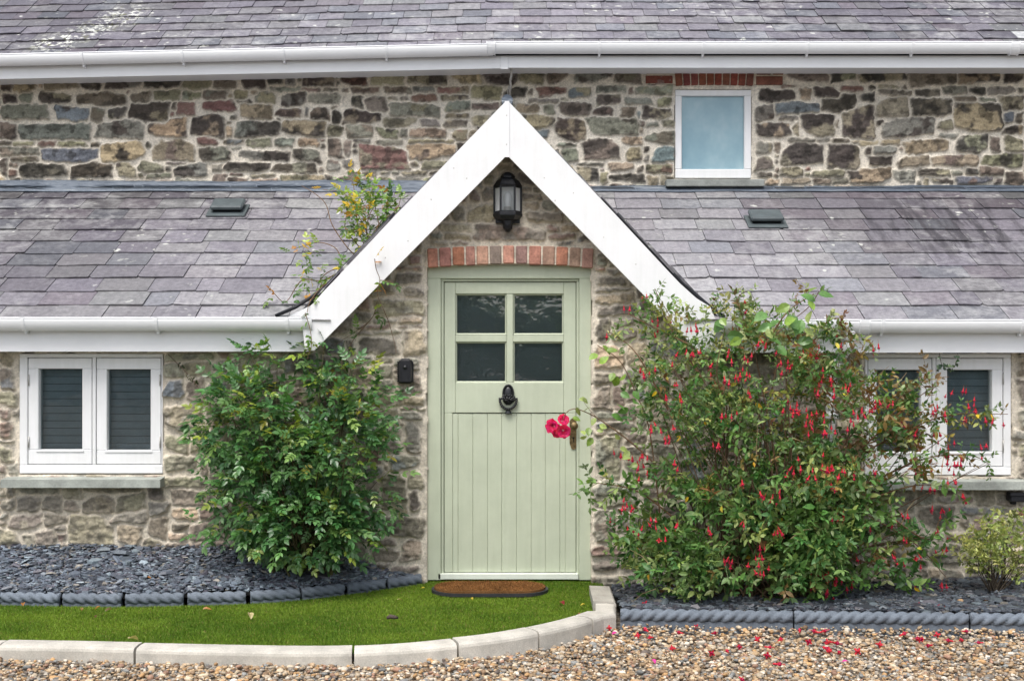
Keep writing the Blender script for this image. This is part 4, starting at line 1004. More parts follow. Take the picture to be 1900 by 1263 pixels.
# kerb stones
kerb_px = [-330, 0 - 4, 250, 655, 850, 1000, 1100, 1140]
def px_of(p): return 950 + F * p.x / (p.y + DIST)
prof = [(0, -.06), (.0, .054), (.004, .066), (.014, .076), (KW * .5, .081), (KW, .080), (KW, -.06)]
klabel = ['long straight pale concrete kerb stone leaving the left edge of the picture beside the turf', 'pale concrete kerb stone along the turf, second from the left with a dirty foot',
          'longest pale kerb stone, in the middle of the turf edge below the doormat', 'short curved kerb stone just right of the longest one', 'curved pale kerb stone where the turf edge starts to bend towards the house',
          'small kerb stone in the tight bend next to the gravel']
rngk = random.Random(9); nk = 0
for a, b in zip(kerb_px[:-2], kerb_px[1:-1]):
    seg = [p for p in kpath if a + .5 < px_of(p) < b - .5]
    if len(seg) < 2: continue
    mb = MB(); k = rngk.uniform(.92, 1.06); mb.sweep(prof, seg, col=(.50 * k, .475 * k, .42 * k))
    o = mb.build('kerb_stone', M['concrete'], None, center=True); o.location.z += rngk.uniform(-.003, .003)
    tag(o, klabel[min(nk, 5)], 'kerb stone', 'kerb stones round the turf'); nk += 1
pe = [p for p in kpath if px_of(p) > 1101.5]
e0 = Vector((.590, -.30, ZG)); e1 = Vector((.585, -.74, ZG))
mb = MB(); mb.sweep(prof, [pe[0], pe[len(pe) // 2], Vector((.566, -.97, ZG)), e1], col=(.47, .445, .395))
tag(mb.build('kerb_stone', M['concrete'], None, center=True), 'corner kerb stone where the pale kerb turns towards the door', 'kerb stone', 'kerb stones round the turf')
mb = MB(); mb.sweep([(0, -.06), (.0, .062), (.012, .078), (.13, .082), (.13, -.06)], [e1 + Vector((0, .004, .012)), e0 + Vector((0, 0, .015))], col=(.36, .34, .30))
tag(mb.build('kerb_stone', M['concrete'], None, center=True), 'greyer slab-like kerb stone standing nearest the wall right of the door', 'kerb stone', 'kerb stones round the turf')

# rope-top edgings
def rope(seg, h, r, seed, lab, grp, turn=1, lz=None):
    L = sum((seg[i + 1] - seg[i]).length for i in range(len(seg) - 1))
    mb = MB(); n = 30; vs = []; s_ = 0
    for i, p in enumerate(seg):
        if i: s_ += (seg[i] - seg[i - 1]).length
        t_ = seg[min(i + 1, len(seg) - 1)] - seg[max(i - 1, 0)]; t_.z = 0; t_.normalize(); nr = Vector((-t_.y, t_.x, 0))
        for k in range(n):
            th = 2 * math.pi * k / n; ph = 2 * math.pi * s_ / .185 * turn + th
            rr = r * (.50 + .60 * abs(math.cos(1.5 * ph)) ** .55)
            vs.append(p + nr * (rr * math.cos(th)) + Vector((0, 0, h - r + rr * math.sin(th))))
    m = len(seg); fs = [(i * n + k, i * n + (k + 1) % n, (i + 1) * n + (k + 1) % n, (i + 1) * n + k) for i in range(m - 1) for k in range(n)] + [tuple(range(n))[::-1], tuple((m - 1) * n + k for k in range(n))]
    rg_ = random.Random(seed); q_ = rg_.uniform(.9, 1.12); cc = (.135 * q_, .158 * q_, .188 * q_)
    mb.add(vs, fs, cc, True)
    mb.sweep([(-r * .62, -.05), (-r * .62, h - r * 1.75), (r * .62, h - r * 1.75), (r * .62, -.05)], [seg[k] for k in range(0, m, 3)] + [seg[-1]], col=cc)
    return tag(mb.build('edging_stone', M['edging'], None, center=True), lab, 'edging stone', grp)
ZL = -.035
rl = spline([G(a, b, ZL) for a, b in ((-280, 1117), (-120, 1120), (0, 1121), (115, 1123), (230, 1124), (345, 1122), (460, 1119), (555, 1113), (640, 1104), (715, 1095), (779, 1086))], .012)
gaps = [-280, -115, 2, 115, 230, 345, 460, 557, 640, 715, 785]
rlab = ['grey rope-topped edging stone beyond the left edge of the slate bed', 'grey rope-topped edging stone furthest left at the turf', 'grey rope-topped edging stone, second from the left along the turf',
        'grey rope-topped edging stone, third from the left along the turf', 'grey rope-topped edging stone, fourth from the left along the turf', 'grey rope-topped edging stone in front of the left end of the leafy rose bush',
        'grey rope-topped edging stone at the start of the bend before the rose bush', 'grey rope-topped edging stone in the middle of the bend left of the door', 'short rope-topped edging stone, last but one before the door', 'short rope-topped edging stone touching the door frame end of the slate bed']
for k, (a, b) in enumerate(zip(gaps[:-1], gaps[1:])):
    seg = [p for p in rl if a + .3 < px_of(p) < b - .3]
    if k == 0 or len(seg) < 3: continue
    rope(seg, .072, .031, k, rlab[k], 'rope edging of the left slate bed', -1)
rr_ = spline([G(a, b, ZG) for a, b in ((1147, 1163), (1300, 1165), (1470, 1167), (1795, 1171), (2100, 1175))], .012)
gr_ = [1147, 1471, 1796, 2100]
for k, lab in enumerate(('grey rope-topped edging stone right of the kerb corner, in front of the fuchsia trunk', 'grey rope-topped edging stone in the middle of the right slate bed', 'grey rope-topped edging stone running out of the right edge of the picture')):
    seg = [p for p in rr_ if gr_[k] + 1 <= px_of(p) < gr_[k + 1] - .8]
    rope(seg, .100, .034, 40 + k, lab, 'rope edging of the right slate bed', 1)

# ground sheet, turf base and beds
t = NT('gravel_ground'); v_ = t.coord(); vo = t.n('ShaderNodeTexVoronoi'); vo.inputs['Scale'].default_value = 42; t.l(v_, vo.inputs['Vector'])
cr = t.ramp(vo.outputs['Color'], [(.1, (.16, .13, .10)), (.35, (.30, .24, .17)), (.6, (.36, .33, .28)), (.9, (.20, .20, .20))])
cr = t.mix(1.0, cr, t.ramp(vo.outputs['Distance'], [(.25, (1,) * 3), (.75, (.35,) * 3)]), 'MULTIPLY')
M['ground'] = t.done(t.bsdf(cr, .8, .3, normal=t.bump(vo.outputs['Distance'], -.01)))
zgr = ZG - .024
V = []; 
mb = MB(); mb.add([(-150, -150, zgr), (150, -150, zgr), (150, 150, zgr), (-150, 150, zgr)], [(0, 1, 2, 3)]); tag(mb.build('ground', M['ground']), kind='structure')
def lz(y): return -.028 - .040 * np.clip(-np.asarray(y) / 1.65, 0, 1)
lawn_poly = [(p.x, p.y) for p in kin[::6]] + [(.46, -.9), (.46, -.3), (.56, -.28), (.56, .02), (DR[2], .10), (DR[0], .10), (-.57, .0)] + [(p.x, p.y - .02) for p in rl[::-1]]
t = NT('turf_base'); M['turfbase'] = t.done(t.bsdf(t.ramp(t.noise(t.coord(), 60, 4), [(.3, (.018, .04, .008)), (.7, (.04, .09, .015))]), .9, .1))
mb = MB(); n = len(lawn_poly); mb.add([(x, y, float(lz(y)) + .003) for x, y in lawn_poly], [tuple(range(n))]); tag(mb.build('lawn', M['turfbase']), kind='structure')
rlx = np.array([p.x for p in rl]); rly = np.array([p.y for p in rl])
rrx = np.array([p.x for p in rr_]); rry = np.array([p.y for p in rr_])
def bedL(x, y):
    yr = np.interp(x, rlx, rly); tt = np.clip(y / np.minimum(yr, -.02), 0, 1); zw = .205 * sstep(-.52, -1.25, x)
    return zw * (1 - tt) ** 1.1 + .022 * tt + .02 * (fbm(x + 9, y + 9, 3, 5, 2) - .5)
def bedR(x, y):
    yr = np.interp(x, rrx, rry); tt = np.clip(y / np.minimum(yr, -.02), 0, 1)
    return -.045 + .06 * tt + .05 * sstep(1.2, 3.2, x) * (1 - tt) + .03 * (fbm(x + 9, y + 9, 3, 6, 2) - .5)
def bed(name, x0, x1, fz, ex, ey):
    nx, ny = 160, 30; xs = np.linspace(x0, x1, nx); vv = []
    for x in xs:
        yr = float(np.interp(x, ex, ey)) + .0
        ys = np.linspace(.02, yr, ny); z_ = fz(np.full(ny, x), ys) - .012; vv += [(x, y, z) for y, z in zip(ys, z_)]
    ii = np.arange(nx * ny).reshape(nx, ny); q = np.stack([ii[:-1, :-1], ii[:-1, 1:], ii[1:, 1:], ii[1:, :-1]], -1).reshape(-1, 4)
    return tag(np_mesh(name, vv, q, M['soil'], smooth=True), kind='structure')
bed('flower_bed_soil', -4.2, -.555, bedL, rlx, rly)
bed('flower_bed_soil', .60, 4.2, bedR, rrx, rry)

NR = np.random.RandomState(12)
def rot_frames(n, tilt, rs=NR):
    """random heading, small tilt: rows of local axes"""
    a = rs.uniform(0, 2 * np.pi, n); up = np.stack([rs.normal(0, tilt, n), rs.normal(0, tilt, n), np.ones(n)], 1)
    return frames(np.stack([np.cos(a), np.sin(a), np.zeros(n)], 1), up)
# slate chippings
def chips(x0, x1, n, fz, ex, ey, seed, bright, front):
    rs = np.random.RandomState(seed); x = rs.uniform(x0, x1, n); yr = np.interp(x, ex, ey) + .045; y = .01 + (yr - .01) * rs.rand(n) ** .8
    z = fz(x, y) + rs.uniform(-.008, .016, n)
    ang = np.sort(rs.uniform(0, 2 * np.pi, 6)); ang = np.linspace(0, 2 * np.pi, 7)[:6] + rs.uniform(-.4, .4, 6); rad = rs.uniform(.7, 1.15, 6)
    T = np.array([(math.cos(a) * r_, math.sin(a) * r_ * .62, h) for h in (-.14, .14) for a, r_ in zip(ang, rad)])
    T[6:, :2] *= .9
    TF = np.array([(6, 7, 8, 9), (6, 9, 10, 11)] + [(i, (i + 1) % 6, (i + 1) % 6 + 6, i + 6) for i in range(6)])
    S = rs.lognormal(math.log(.0155), .42, n)[:, None] * np.stack([np.ones(n), rs.uniform(.7, 1.2, n), rs.uniform(.5, 1.3, n)], 1)
    base = np.array([(.050, .060, .076), (.036, .041, .052), (.075, .090, .108), (.046, .044, .056), (.10, .122, .138), (.13, .12, .105)])
    c = base[rs.choice(6, n, p=[.30, .22, .20, .12, .11, .05])] * rs.uniform(.6, 1.5, n)[:, None] * bright
    V, FV, C = scatter(T, TF, np.stack([x, y, z], 1), rot_frames(n, .42, rs), S, c)
    return tag(np_mesh('slate_chippings', V, FV, M['chip'], col=C), front, kind='stuff')
chips(-4.1, -.58, 15000, bedL, rlx, rly, 3, 1.75, 'blue-grey slate chippings covering the left bed')
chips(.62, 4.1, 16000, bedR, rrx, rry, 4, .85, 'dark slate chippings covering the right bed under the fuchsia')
# pebbles
import bmesh
def ico(sub):
    bm = bmesh.new(); bmesh.ops.create_icosphere(bm, subdivisions=sub, radius=1.0); bm.verts.ensure_lookup_table()
    T = np.array([v.co[:] for v in bm.verts]); TF = np.array([[v.index for v in f.verts] for f in bm.faces]); bm.free(); return T, TF
def pebbles(n, seed):
    rs = np.random.RandomState(seed); x = rs.uniform(-3.4, 3.4, n); y = rs.uniform(-2.75, -.9, n)
    yk = np.interp(x, [p.x for p in kpath], [p.y for p in kpath], right=-.5); yk = np.where(x > .56, np.interp(x, rrx, rry) - .02, yk)
    ok = (y < yk - .002); 
    ok &= np.abs(x) < .42 * (y + DIST) + .15
    x, y, yk = x[ok], y[ok], yk[ok]; n = len(x)
    T, TF = ico(2); d = 1 + .16 * np.sin(T[:, 0] * 3 + 1) * np.cos(T[:, 1] * 4 + .5) + .1 * np.sin(T[:, 2] * 5 + T[:, 0] * 2); T = T * d[:, None]
    r_ = rs.lognormal(math.log(.0082), .34, n); r_ = np.clip(r_, .005, .021)
    S = r_[:, None] * np.stack([rs.uniform(1.0, 1.5, n), rs.uniform(.75, 1.05, n), rs.uniform(.5, .85, n)], 1)
    z = ZG - .014 + .030 * np.clip(1 + (y - yk) / .12, 0, 1) * (x > .6) + rs.uniform(-.010, .008, n) + .012 * (fbm(x + 7, y + 7, 4, 9, 2) - .5)
    base = np.array([(.40, .30, .19), (.52, .46, .36), (.30, .28, .25), (.22, .155, .10), (.62, .59, .53), (.24, .26, .27), (.46, .30, .15), (.36, .23, .17), (.14, .12, .11), (.48, .38, .26)])
    c = base[rs.choice(10, n, p=[.19, .15, .13, .11, .09, .09, .06, .06, .04, .08])] * rs.uniform(.6, 1.2, n)[:, None] * np.array((.95, .88, .80))
    V, FV, C = scatter(T, TF, np.stack([x, y, z], 1), rot_frames(n, .4, rs), S, c)
    return tag(np_mesh('gravel', V, FV, M['pebble'], col=C, smooth=True), 'rounded cream, tan and grey gravel in front of the kerb', kind='stuff')
pebbles(40000, 8)
# turf blades
def turf(n, seed):
    rs = np.random.RandomState(seed); x = rs.uniform(-3.4, .62, n); y = rs.uniform(-1.75, .1, n); ok = in_poly(x, y, lawn_poly)
    ok &= np.abs(x) < .42 * (y + DIST) + .1
    x, y = x[ok], y[ok]; n = len(x)
    T = np.array([(-.5, 0, 0), (.5, 0, 0), (.38, .16, .55), (-.38, .16, .55), (0, .5, 1.0)]); TF = np.array([(0, 1, 2), (0, 2, 3), (3, 2, 4)])
    a = rs.uniform(0, 2 * np.pi, n); xd = np.stack([np.cos(a), np.sin(a), np.zeros(n)], 1); up = np.stack([rs.normal(0, .35, n), rs.normal(-.15, .35, n), np.ones(n)], 1); up /= np.linalg.norm(up, axis=1)[:, None]
    yd = np.cross(up, xd); Mx = np.stack([xd, yd, up], 1)
    h = rs.uniform(.008, .018, n); S = np.stack([rs.uniform(.0018, .0030, n), h * .8, h], 1)
    pa = fbm(x + 9, y * 1.5 + 9, 3.0, 14, 3); g1, g2 = np.array((.085, .17, .012)), np.array((.22, .325, .032))
    m_ = np.clip(pa * 1.3 - .25 + rs.normal(0, .22, n), 0, 1)[:, None]; c = g1 * (1 - m_) + g2 * m_
    br = rs.rand(n) < .05; c[br] = np.array((.26, .20, .07))
    V, FV, C = scatter(T, TF, np.stack([x, y, lz(y) + .003], 1), Mx, S, c)
    return tag(np_mesh('artificial_grass', V, FV, M['turf'], col=C), 'short bright green artificial turf in front of the door', kind='stuff')
turf(480000, 15)
# doormat
cm = Vector((X(909, -.25), -.245, -.008)); dm = tag(empty('doormat', cm), 'oblong brown coir doormat with round ends and black rubber rim', 'doormat')
def stadium(L, W, n=14): 
    o = []
    for sgn in (1, -1):
        for k in range(n + 1): a = -math.pi / 2 + math.pi * k / n; o.append((sgn * (L / 2 - W * .5 + W * .5 * math.cos(a)), sgn * W / 2 * math.sin(a)))
    return o
st = stadium(.70, .345)
mb = MB(); n = len(st); mb.add([(cm.x + x, cm.y + y, cm.z + z) for z in (-.015, .003) for x, y in st], [tuple(range(n))[::-1], tuple(range(n, 2 * n))] + [(i, (i + 1) % n, (i + 1) % n + n, i + n) for i in range(n)]); mb.build('rim', M['rubber'], dm)
st2 = stadium(.668, .315)
mb = MB(); n = len(st2); mb.add([(cm.x + x, cm.y + y, cm.z + z) for z in (.0032, .016) for x, y in st2], [tuple(range(n))[::-1], tuple(range(n, 2 * n))] + [(i, (i + 1) % n, (i + 1) % n + n, i + n) for i in range(n)], col=(.15, .075, .03)); mb.build('pile', M['coir'], dm)
rs = np.random.RandomState(5); n = 9000; x = rs.uniform(-.33, .33, n); y = rs.uniform(-.15, .15, n); ok = in_poly(x, y, st2); x, y = x[ok], y[ok]; n = len(x)
T = np.array([(-.5, 0, 0), (.5, 0, 0), (0, .1, 1.0)]); a = rs.uniform(0, 6.3, n); xd = np.stack([np.cos(a), np.sin(a), 0 * a], 1); up = np.stack([rs.normal(0, .4, n), rs.normal(0, .4, n), np.ones(n)], 1); up /= np.linalg.norm(up, axis=1)[:, None]
V, FV, C = scatter(T, np.array([(0, 1, 2)]), np.stack([x + cm.x, y + cm.y, np.full(n, cm.z + .014)], 1), np.stack([xd, np.cross(up, xd), up], 1), np.stack([np.full(n, .0025), np.full(n, .01), rs.uniform(.008, .016, n)], 1), np.array((.25, .115, .04)) * rs.uniform(.35, 1.5, n)[:, None])
tag(np_mesh('bristles', V, FV, M['coir'], dm, C), kind='stuff')
# ------------------------------------------------------------------ plants
def leaf_t(rows, w, fold=.18, droop=.18):
    """ovate leaf along +x, length 1; tris"""
    vs = [(0, 0, 0)]
    for t_, ww in rows: vs += [(t_, -ww * w, fold * ww * w - droop * t_ * t_), (t_, 0, -droop * t_ * t_), (t_, ww * w, fold * ww * w - droop * t_ * t_)]
    n = len(rows); vs.append((1, 0, -droop)); f = [(0, 1, 2), (0, 2, 3)]
    for r_ in range(n - 1):
        a = 1 + 3 * r_; f += [(a, a + 3, a + 4), (a, a + 4, a + 1), (a + 1, a + 4, a + 5), (a + 1, a + 5, a + 2)]
    a = 1 + 3 * (n - 1); f += [(a, len(vs) - 1, a + 1), (a + 1, len(vs) - 1, a + 2)]
    return np.array(vs, float), np.array(f)
LV, LF = leaf_t([(.18, .72), (.45, 1.0), (.78, .55)], .27)
SV, SF = leaf_t([(.3, .85), (.65, .75)], .26)
def rotz(a): return np.array([(math.cos(a), math.sin(a), 0), (-math.sin(a), math.cos(a), 0), (0, 0, 1)])
def join(parts):
    vs, fs, b = [], [], 0
    for v_, f_ in parts: vs.append(v_); fs.append(f_ + b); b += len(v_)
    return np.concatenate(vs), np.concatenate(fs)
def stem_t(p, q, r):
    p, q = np.array(p, float), np.array(q, float); v_ = []
    for c_ in (p, q):
        for k in range(3): v_.append(c_ + r * np.array((0, math.cos(k * 2.094), math.sin(k * 2.094))))
    return np.array(v_), np.array([f for k in range(3) for f in ((k, (k + 1) % 3, (k + 1) % 3 + 3), (k, (k + 1) % 3 + 3, k + 3))])
def compound(seed, n=2):
    """a rose leaf: rachis, a terminal leaflet and n pairs"""
    rg = random.Random(seed); ps = [stem_t((0, 0, 0), (.62, 0, -.05), .008)]
    ps.append((LV @ rotz(rg.uniform(-.2, .2)) * .40 + (.66, 0, -.05), LF))
    for k in range(n):
        x = .20 + .36 * k / max(1, n - 1)
        for s_ in (-1, 1):
            t_ = LV * rg.uniform(.28, .36); ra = rg.uniform(-.35, .35); cr, sr = math.cos(ra), math.sin(ra)
            t_ = t_ @ np.array([(1, 0, 0), (0, cr, sr), (0, -sr, cr)]); ps.append((t_ @ rotz(s_ * rg.uniform(.7, 1.15)) + (x, 0, -.02), LF))
    return join(ps)
def sprig(seed, pairs=4, ll=.42):
    """a fuchsia twig with opposite small leaves"""
    rg = random.Random(seed); ps = [stem_t((0, 0, 0), (1, 0, -.03), .011)]
    for k in range(pairs):
        x = .12 + .85 * (k + rg.uniform(-.3, .3)) / (pairs - 1); tw = (k % 2) * 1.3 + rg.uniform(-.5, .5); ct, st = math.cos(tw), math.sin(tw)
        for s_ in (-1, 1):
            if rg.random() < .12: continue
            t_ = SV * ll * rg.uniform(.6, 1.35) * (1 - .3 * k / pairs); ra = rg.uniform(-.5, .5); cr, sr = math.cos(ra), math.sin(ra)
            t_ = t_ @ np.array([(1, 0, 0), (0, cr, sr), (0, -sr, cr)]); pa = rg.uniform(-.5, .35); cp, sp = math.cos(pa), math.sin(pa)
            t_ = t_ @ np.array([(cp, 0, sp), (0, 1, 0), (-sp, 0, cp)]); ps.append((t_ @ rotz(s_ * rg.uniform(.5, 1.5)) @ np.array([(1, 0, 0), (0, ct, st), (0, -st, ct)]) + (x, 0, -.1 * x * x), SF))
    ps.append((SV * ll * .6 + (1, 0, -.03), SF)); return join(ps)
def blob_points(blobs, n, rs, shell=.45):
    """blobs: (px,py,Y,rx_px,ry_m,rz_px,weight); points through each volume, more of them near the skin"""
    wt = np.array([b[6] for b in blobs]); cnt = rs.multinomial(n, wt / wt.sum()); Ps, Ns = [], []
    for b, k in zip(blobs, cnt):
        d = rs.normal(size=(k, 3)); d /= np.linalg.norm(d, axis=1)[:, None]; q = (shell + (1 - shell) * rs.rand(k)) ** (1 / 1.6)
        q = np.where(rs.rand(k) < .12, q * rs.uniform(1.0, 1.22, k), q)
        sc_ = (b[2] + DIST) / F; rad = np.array((b[3] * sc_, b[4], b[5] * sc_)); c_ = np.array(P(b[0], b[1], b[2]))
        lump = .82 + .36 * vnoise(d[:, 0] * 2 + b[0], d[:, 2] * 2 + b[1], 1.6, 3)
        Ps.append(c_ + d * q[:, None] * rad * lump[:, None]); Ns.append(d)
    return np.concatenate(Ps), np.concatenate(Ns)
def front_y(px, py, blobs, dflt=-.30):
    y = dflt; hit = False
    for b in blobs:
        e = 1 - ((px - b[0]) / b[3]) ** 2 - ((py - b[1]) / b[5]) ** 2
        if e > 0:
            yy = b[2] - b[4] * math.sqrt(e); y = min(y, yy) if hit else yy; hit = True
    return y
def canes(mb, starts, ends, rs, r0, r1, col, sag=.12, n=10):
    for e in ends:
        s_ = starts[rs.randint(len(starts))]; m_ = s_ + (e - s_) * .45 + np.array((rs.normal(0, .05), rs.normal(0, .04), sag * rs.uniform(.3, 1.4)))
        pts = [Vector((1 - t_) ** 2 * s_ + 2 * t_ * (1 - t_) * m_ + t_ * t_ * e) for t_ in np.linspace(0, 1, n)]
        k = rs.uniform(.7, 1.3); mb.tube(pts, list(np.linspace(r0, r1, n) * rs.uniform(.7, 1.3)), 5, tuple(q * k for q in col), cap=False)
def foliage_mesh(name, mat, par, templates, Pn, D, U, S, C, rs):
    V, FV, CC, b = [], [], [], 0; pick = rs.randint(len(templates), size=len(Pn)); Mx = frames(D, U)
    for k, (T, TF) in enumerate(templates):
        m_ = pick == k
        if not m_.any(): continue
        v_, f_, c_ = scatter(T, TF, Pn[m_], Mx[m_], S[m_], C[m_]); V.append(v_); FV.append(f_ + b); CC.append(c_); b += len(v_)
    return np_mesh(name, np.concatenate(V), np.concatenate(FV), mat, par, np.concatenate(CC), smooth=False)
def leaf_colors(n, rs, pal, p, jit=.22):
    return np.array(pal)[rs.choice(len(pal), n, p=np.array(p) / np.sum(p))] * np.exp(rs.normal(0, jit, n))[:, None] * (1 + rs.normal(0, .06, (n, 3)))
CL = [compound(k) for k in range(5)] + [compound(9, 3)]
SP = [sprig(k, 3 + k % 3, .34 + .03 * (k % 5)) for k in range(10)]

# ---- leafy rose bush left of the door
rs = np.random.RandomState(101)
BL = [(550, 900, -.48, 160, .36, 125, 1.0), (460, 800, -.42, 98, .30, 105, .75), (590, 800, -.45, 120, .34, 105, .8), (510, 745, -.34, 125, .24, 62, .40), (640, 860, -.42, 100, .28, 110, .5), (555, 970, -.52, 122, .30, 60, .7), (555, 995, -.58, 105, .2, 38, .4), (415, 780, -.36, 48, .16, 60, .12),
      (480, 930, -.48, 90, .28, 90, .4), (640, 720, -.24, 70, .16, 60, .20), (500, 668, -.22, 75, .13, 26, .10), (600, 665, -.18, 60, .12, 36, .11), (685, 780, -.28, 50, .18, 70, .10), (390, 895, -.36, 42, .14, 35, .05), (700, 925, -.30, 40, .16, 60, .07), (420, 720, -.24, 35, .10, 45, .06), (640, 980, -.4, 70, .2, 60, .16), (725, 760, -.15, 22, .06, 55, .025), (380, 975, -.38, 28, .1, 22, .02)]
rt = np.array(P(555, 1035, -.30)); BL = [(b[0], b[1], b[2] * .72 - .02, b[3], b[4] * .8, b[5], b[6]) for b in BL]; rt[1] = -.30; rose = tag(empty('rose_bush', (rt[0], rt[1], .06)), 'large leafy green rose bush without flowers left of the door', 'bush')
Pn, Nn = blob_points(BL, 3300, rs)
cn = vnoise(Pn[:, 0] * 1.0 + Pn[:, 1] * .9 + 5, Pn[:, 2] - Pn[:, 1] * .6 + 5, 7.5, 51); kq = cn > rs.uniform(.30, .52, len(Pn)); Pn, Nn = Pn[kq], Nn[kq]
Pn[:, 1] = np.minimum(Pn[:, 1], -.03); ok = Pn[:, 2] > .135; Pn, Nn = Pn[ok], Nn[ok]; n = len(Pn)
D = Nn + np.stack([rs.normal(0, .5, n), rs.normal(-.25, .4, n), rs.normal(-.15, .35, n)], 1); U = np.stack([rs.normal(0, .35, n), rs.normal(-.45, .3, n), np.ones(n)], 1) + Nn * .35
hh = np.clip((Pn[:, 2] - .2) / 1.2, 0, 1)
C = leaf_colors(n, rs, [(.045, .122, .040), (.075, .18, .054), (.11, .225, .07), (.18, .28, .07)], [.28, .38, .26, .08])
yl = rs.rand(n) < (.03 + .13 * hh ** 2); C[yl] = leaf_colors(int(yl.sum()), rs, [(.25, .33, .05), (.33, .30, .04)], [.8, .2])
foliage_mesh('foliage', M['leaf'], rose, CL, Pn, D, U, rs.uniform(.080, .140, n), C, rs)
mb = MB(); ii = rs.choice(n, 70, replace=False); st_ = [rt + np.array((rs.normal(0, .09), rs.normal(0, .06), -.05 + 0 * k)) for k in range(12)]
for s_ in st_: s_[2] = .10
canes(mb, st_, Pn[ii], rs, .007, .002, (.085, .075, .035)); mb.build('stems', M['bark'], rose)

# ---- long shoots of the same kind climbing over the porch roof
cb = Vector((X(690, .1), .08, Z(478, .1))); clm = tag(empty('climbing_rose', cb), 'straggly climbing rose with yellowing leaves sprouting over the porch roof edge', 'climber')
mb = MB(); Pl, Dl, big = [], [], []
def shoot(pts, r, dens, jit=.02, colr=(.16, .10, .06), lo=0.0, n_leaf=None):
    s_ = spline(pts, .02); mb.tube(s_, list(np.linspace(r, r * .45, len(s_))), 5, colr, cap=False)
    for i in range(int(len(s_) * lo), len(s_) - 1):
        if rs.rand() < dens: Pl.append(np.array(s_[i]) + rs.normal(0, jit, 3)); dd = np.array(s_[i + 1] - s_[i]); Dl.append(dd / np.linalg.norm(dd) * .5 + rs.normal(0, .7, 3))
PQ = lambda l, y0, y1: [P(a, b, y0 + (y1 - y0) * i / max(1, len(l) - 1)) for i, (a, b) in enumerate(l)]
for l, y0, y1, d_ in (([(688, 480), (655, 470), (618, 420), (605, 380), (585, 360), (560, 345)], .08, .55, .12), ([(692, 476), (680, 430), (690, 390), (720, 360)], .08, .25, .55), ([(690, 478), (670, 440), (660, 390), (655, 340), (640, 332)], .08, .5, .40),
                      ([(694, 474), (700, 420), (735, 390), (745, 360)], .05, .15, .55), ([(688, 480), (660, 450), (640, 420), (650, 380)], .08, .3, .4), ([(680, 482), (640, 485), (622, 460), (590, 450), (545, 462)], .05, .3, .22), ([(655, 488), (600, 520), (560, 520), (530, 560), (505, 540)], 0, .0, .2),
                      ([(700, 480), (690, 450), (665, 400), (640, 360), (600, 352)], .1, .6, .2), ([(664, 500), (620, 500), (595, 520), (610, 545)], -.05, -.1, .35), ([(700, 470), (705, 430), (690, 350), (700, 345)], .1, .4, .45), ([(640, 510), (600, 530), (575, 560), (570, 580)], -.12, -.24, .35)):
    shoot(PQ(l, y0, y1), .0045, d_)
mb.build('stems', M['bark'], clm); mb = MB()
for l, y, d_ in (([(695, 480), (698, 500), (705, 520), (700, 545), (712, 575)], -.24, .25), ([(706, 520), (720, 522), (735, 528)], -.24, .7), ([(712, 575), (722, 600), (733, 640), (735, 655)], -.07, .10), ([(566, 580), (575, 610), (578, 640), (570, 665)], -.27, .35), ([(700, 560), (690, 590), (660, 615), (620, 640)], -.06, .25), ([(690, 590), (650, 640), (640, 690)], -.06, .4)):
    shoot(PQ(l, y, y), .0028, d_, .012)
rs2 = np.random.RandomState(7); Pb, Nb = blob_points([(690, 400, .18, 52, .16, 52, 1.0), (655, 350, .4, 35, .14, 28, .25), (735, 375, .1, 22, .1, 26, .2), (560, 470, .15, 22, .06, 20, .12), (580, 520, 0, 25, .06, 28, .12)], 230, rs2, .2)
Pl = np.concatenate([np.array(Pl), Pb]); Dl = np.concatenate([np.array(Dl), Nb + rs2.normal(0, .5, Nb.shape)]); n = len(Pl)
C = leaf_colors(n, rs2, [(.07, .15, .035), (.13, .24, .04), (.24, .34, .05), (.50, .36, .03), (.38, .18, .04)], [.3, .33, .2, .12, .05])
foliage_mesh('foliage', M['leaf'], clm, CL, Pl, Dl, np.stack([rs2.normal(0, .5, n), rs2.normal(-.5, .4, n), np.ones(n)], 1), rs2.uniform(.065, .11, n), C, rs2)
mb.build('trailing_stems', M['bark'], clm)['kind'] = 'stuff'

# ---- the fuchsia
rs = np.random.RandomState(202)
BF = [(1400, 850, -.55, 190, .34, 140, 1.0), (1380, 985, -.58, 195, .32, 95, .75), (1275, 720, -.48, 100, .28, 95, .42), (1420, 690, -.50, 130, .28, 95, .50), (1560, 770, -.50, 120, .28, 90, .42), (1535, 955, -.52, 95, .28, 115, .40),
      (1350, 610, -.42, 70, .18, 45, .12), (1690, 775, -.45, 70, .14, 42, .10), (1210, 950, -.52, 65, .2, 90, .20), (1690, 1000, -.5, 45, .10, 65, .022), (1222, 585, -.40, 35, .10, 40, .05), (1310, 830, -.55, 130, .3, 120, .4), (1500, 640, -.45, 70, .16, 40, .10), (1640, 865, -.5, 70, .2, 55, .09), (1480, 900, -.6, 120, .3, 120, .4), (1250, 1050, -.6, 70, .2, 50, .14), (1530, 1070, -.62, 55, .18, 45, .10), (1400, 1040, -.74, 130, .14, 50, .34), (1470, 1000, -.74, 90, .14, 60, .25), (1330, 980, -.78, 90, .12, 70, .2)]
rt = np.array(P(1400, 1100, -.55)); fu = tag(empty('fuchsia_bush', (rt[0], rt[1], -.02)), 'big rambling fuchsia shrub hung with small red flowers right of the door', 'bush')
Pn, Nn = blob_points(BF, 4300, rs, .35)
cn = vnoise(Pn[:, 0] + Pn[:, 1] * .9 + 5, Pn[:, 2] - Pn[:, 1] * .6 + 5, 6.0, 52); kq = cn > rs.uniform(.28, .52, len(Pn)); Pn, Nn = Pn[kq], Nn[kq]
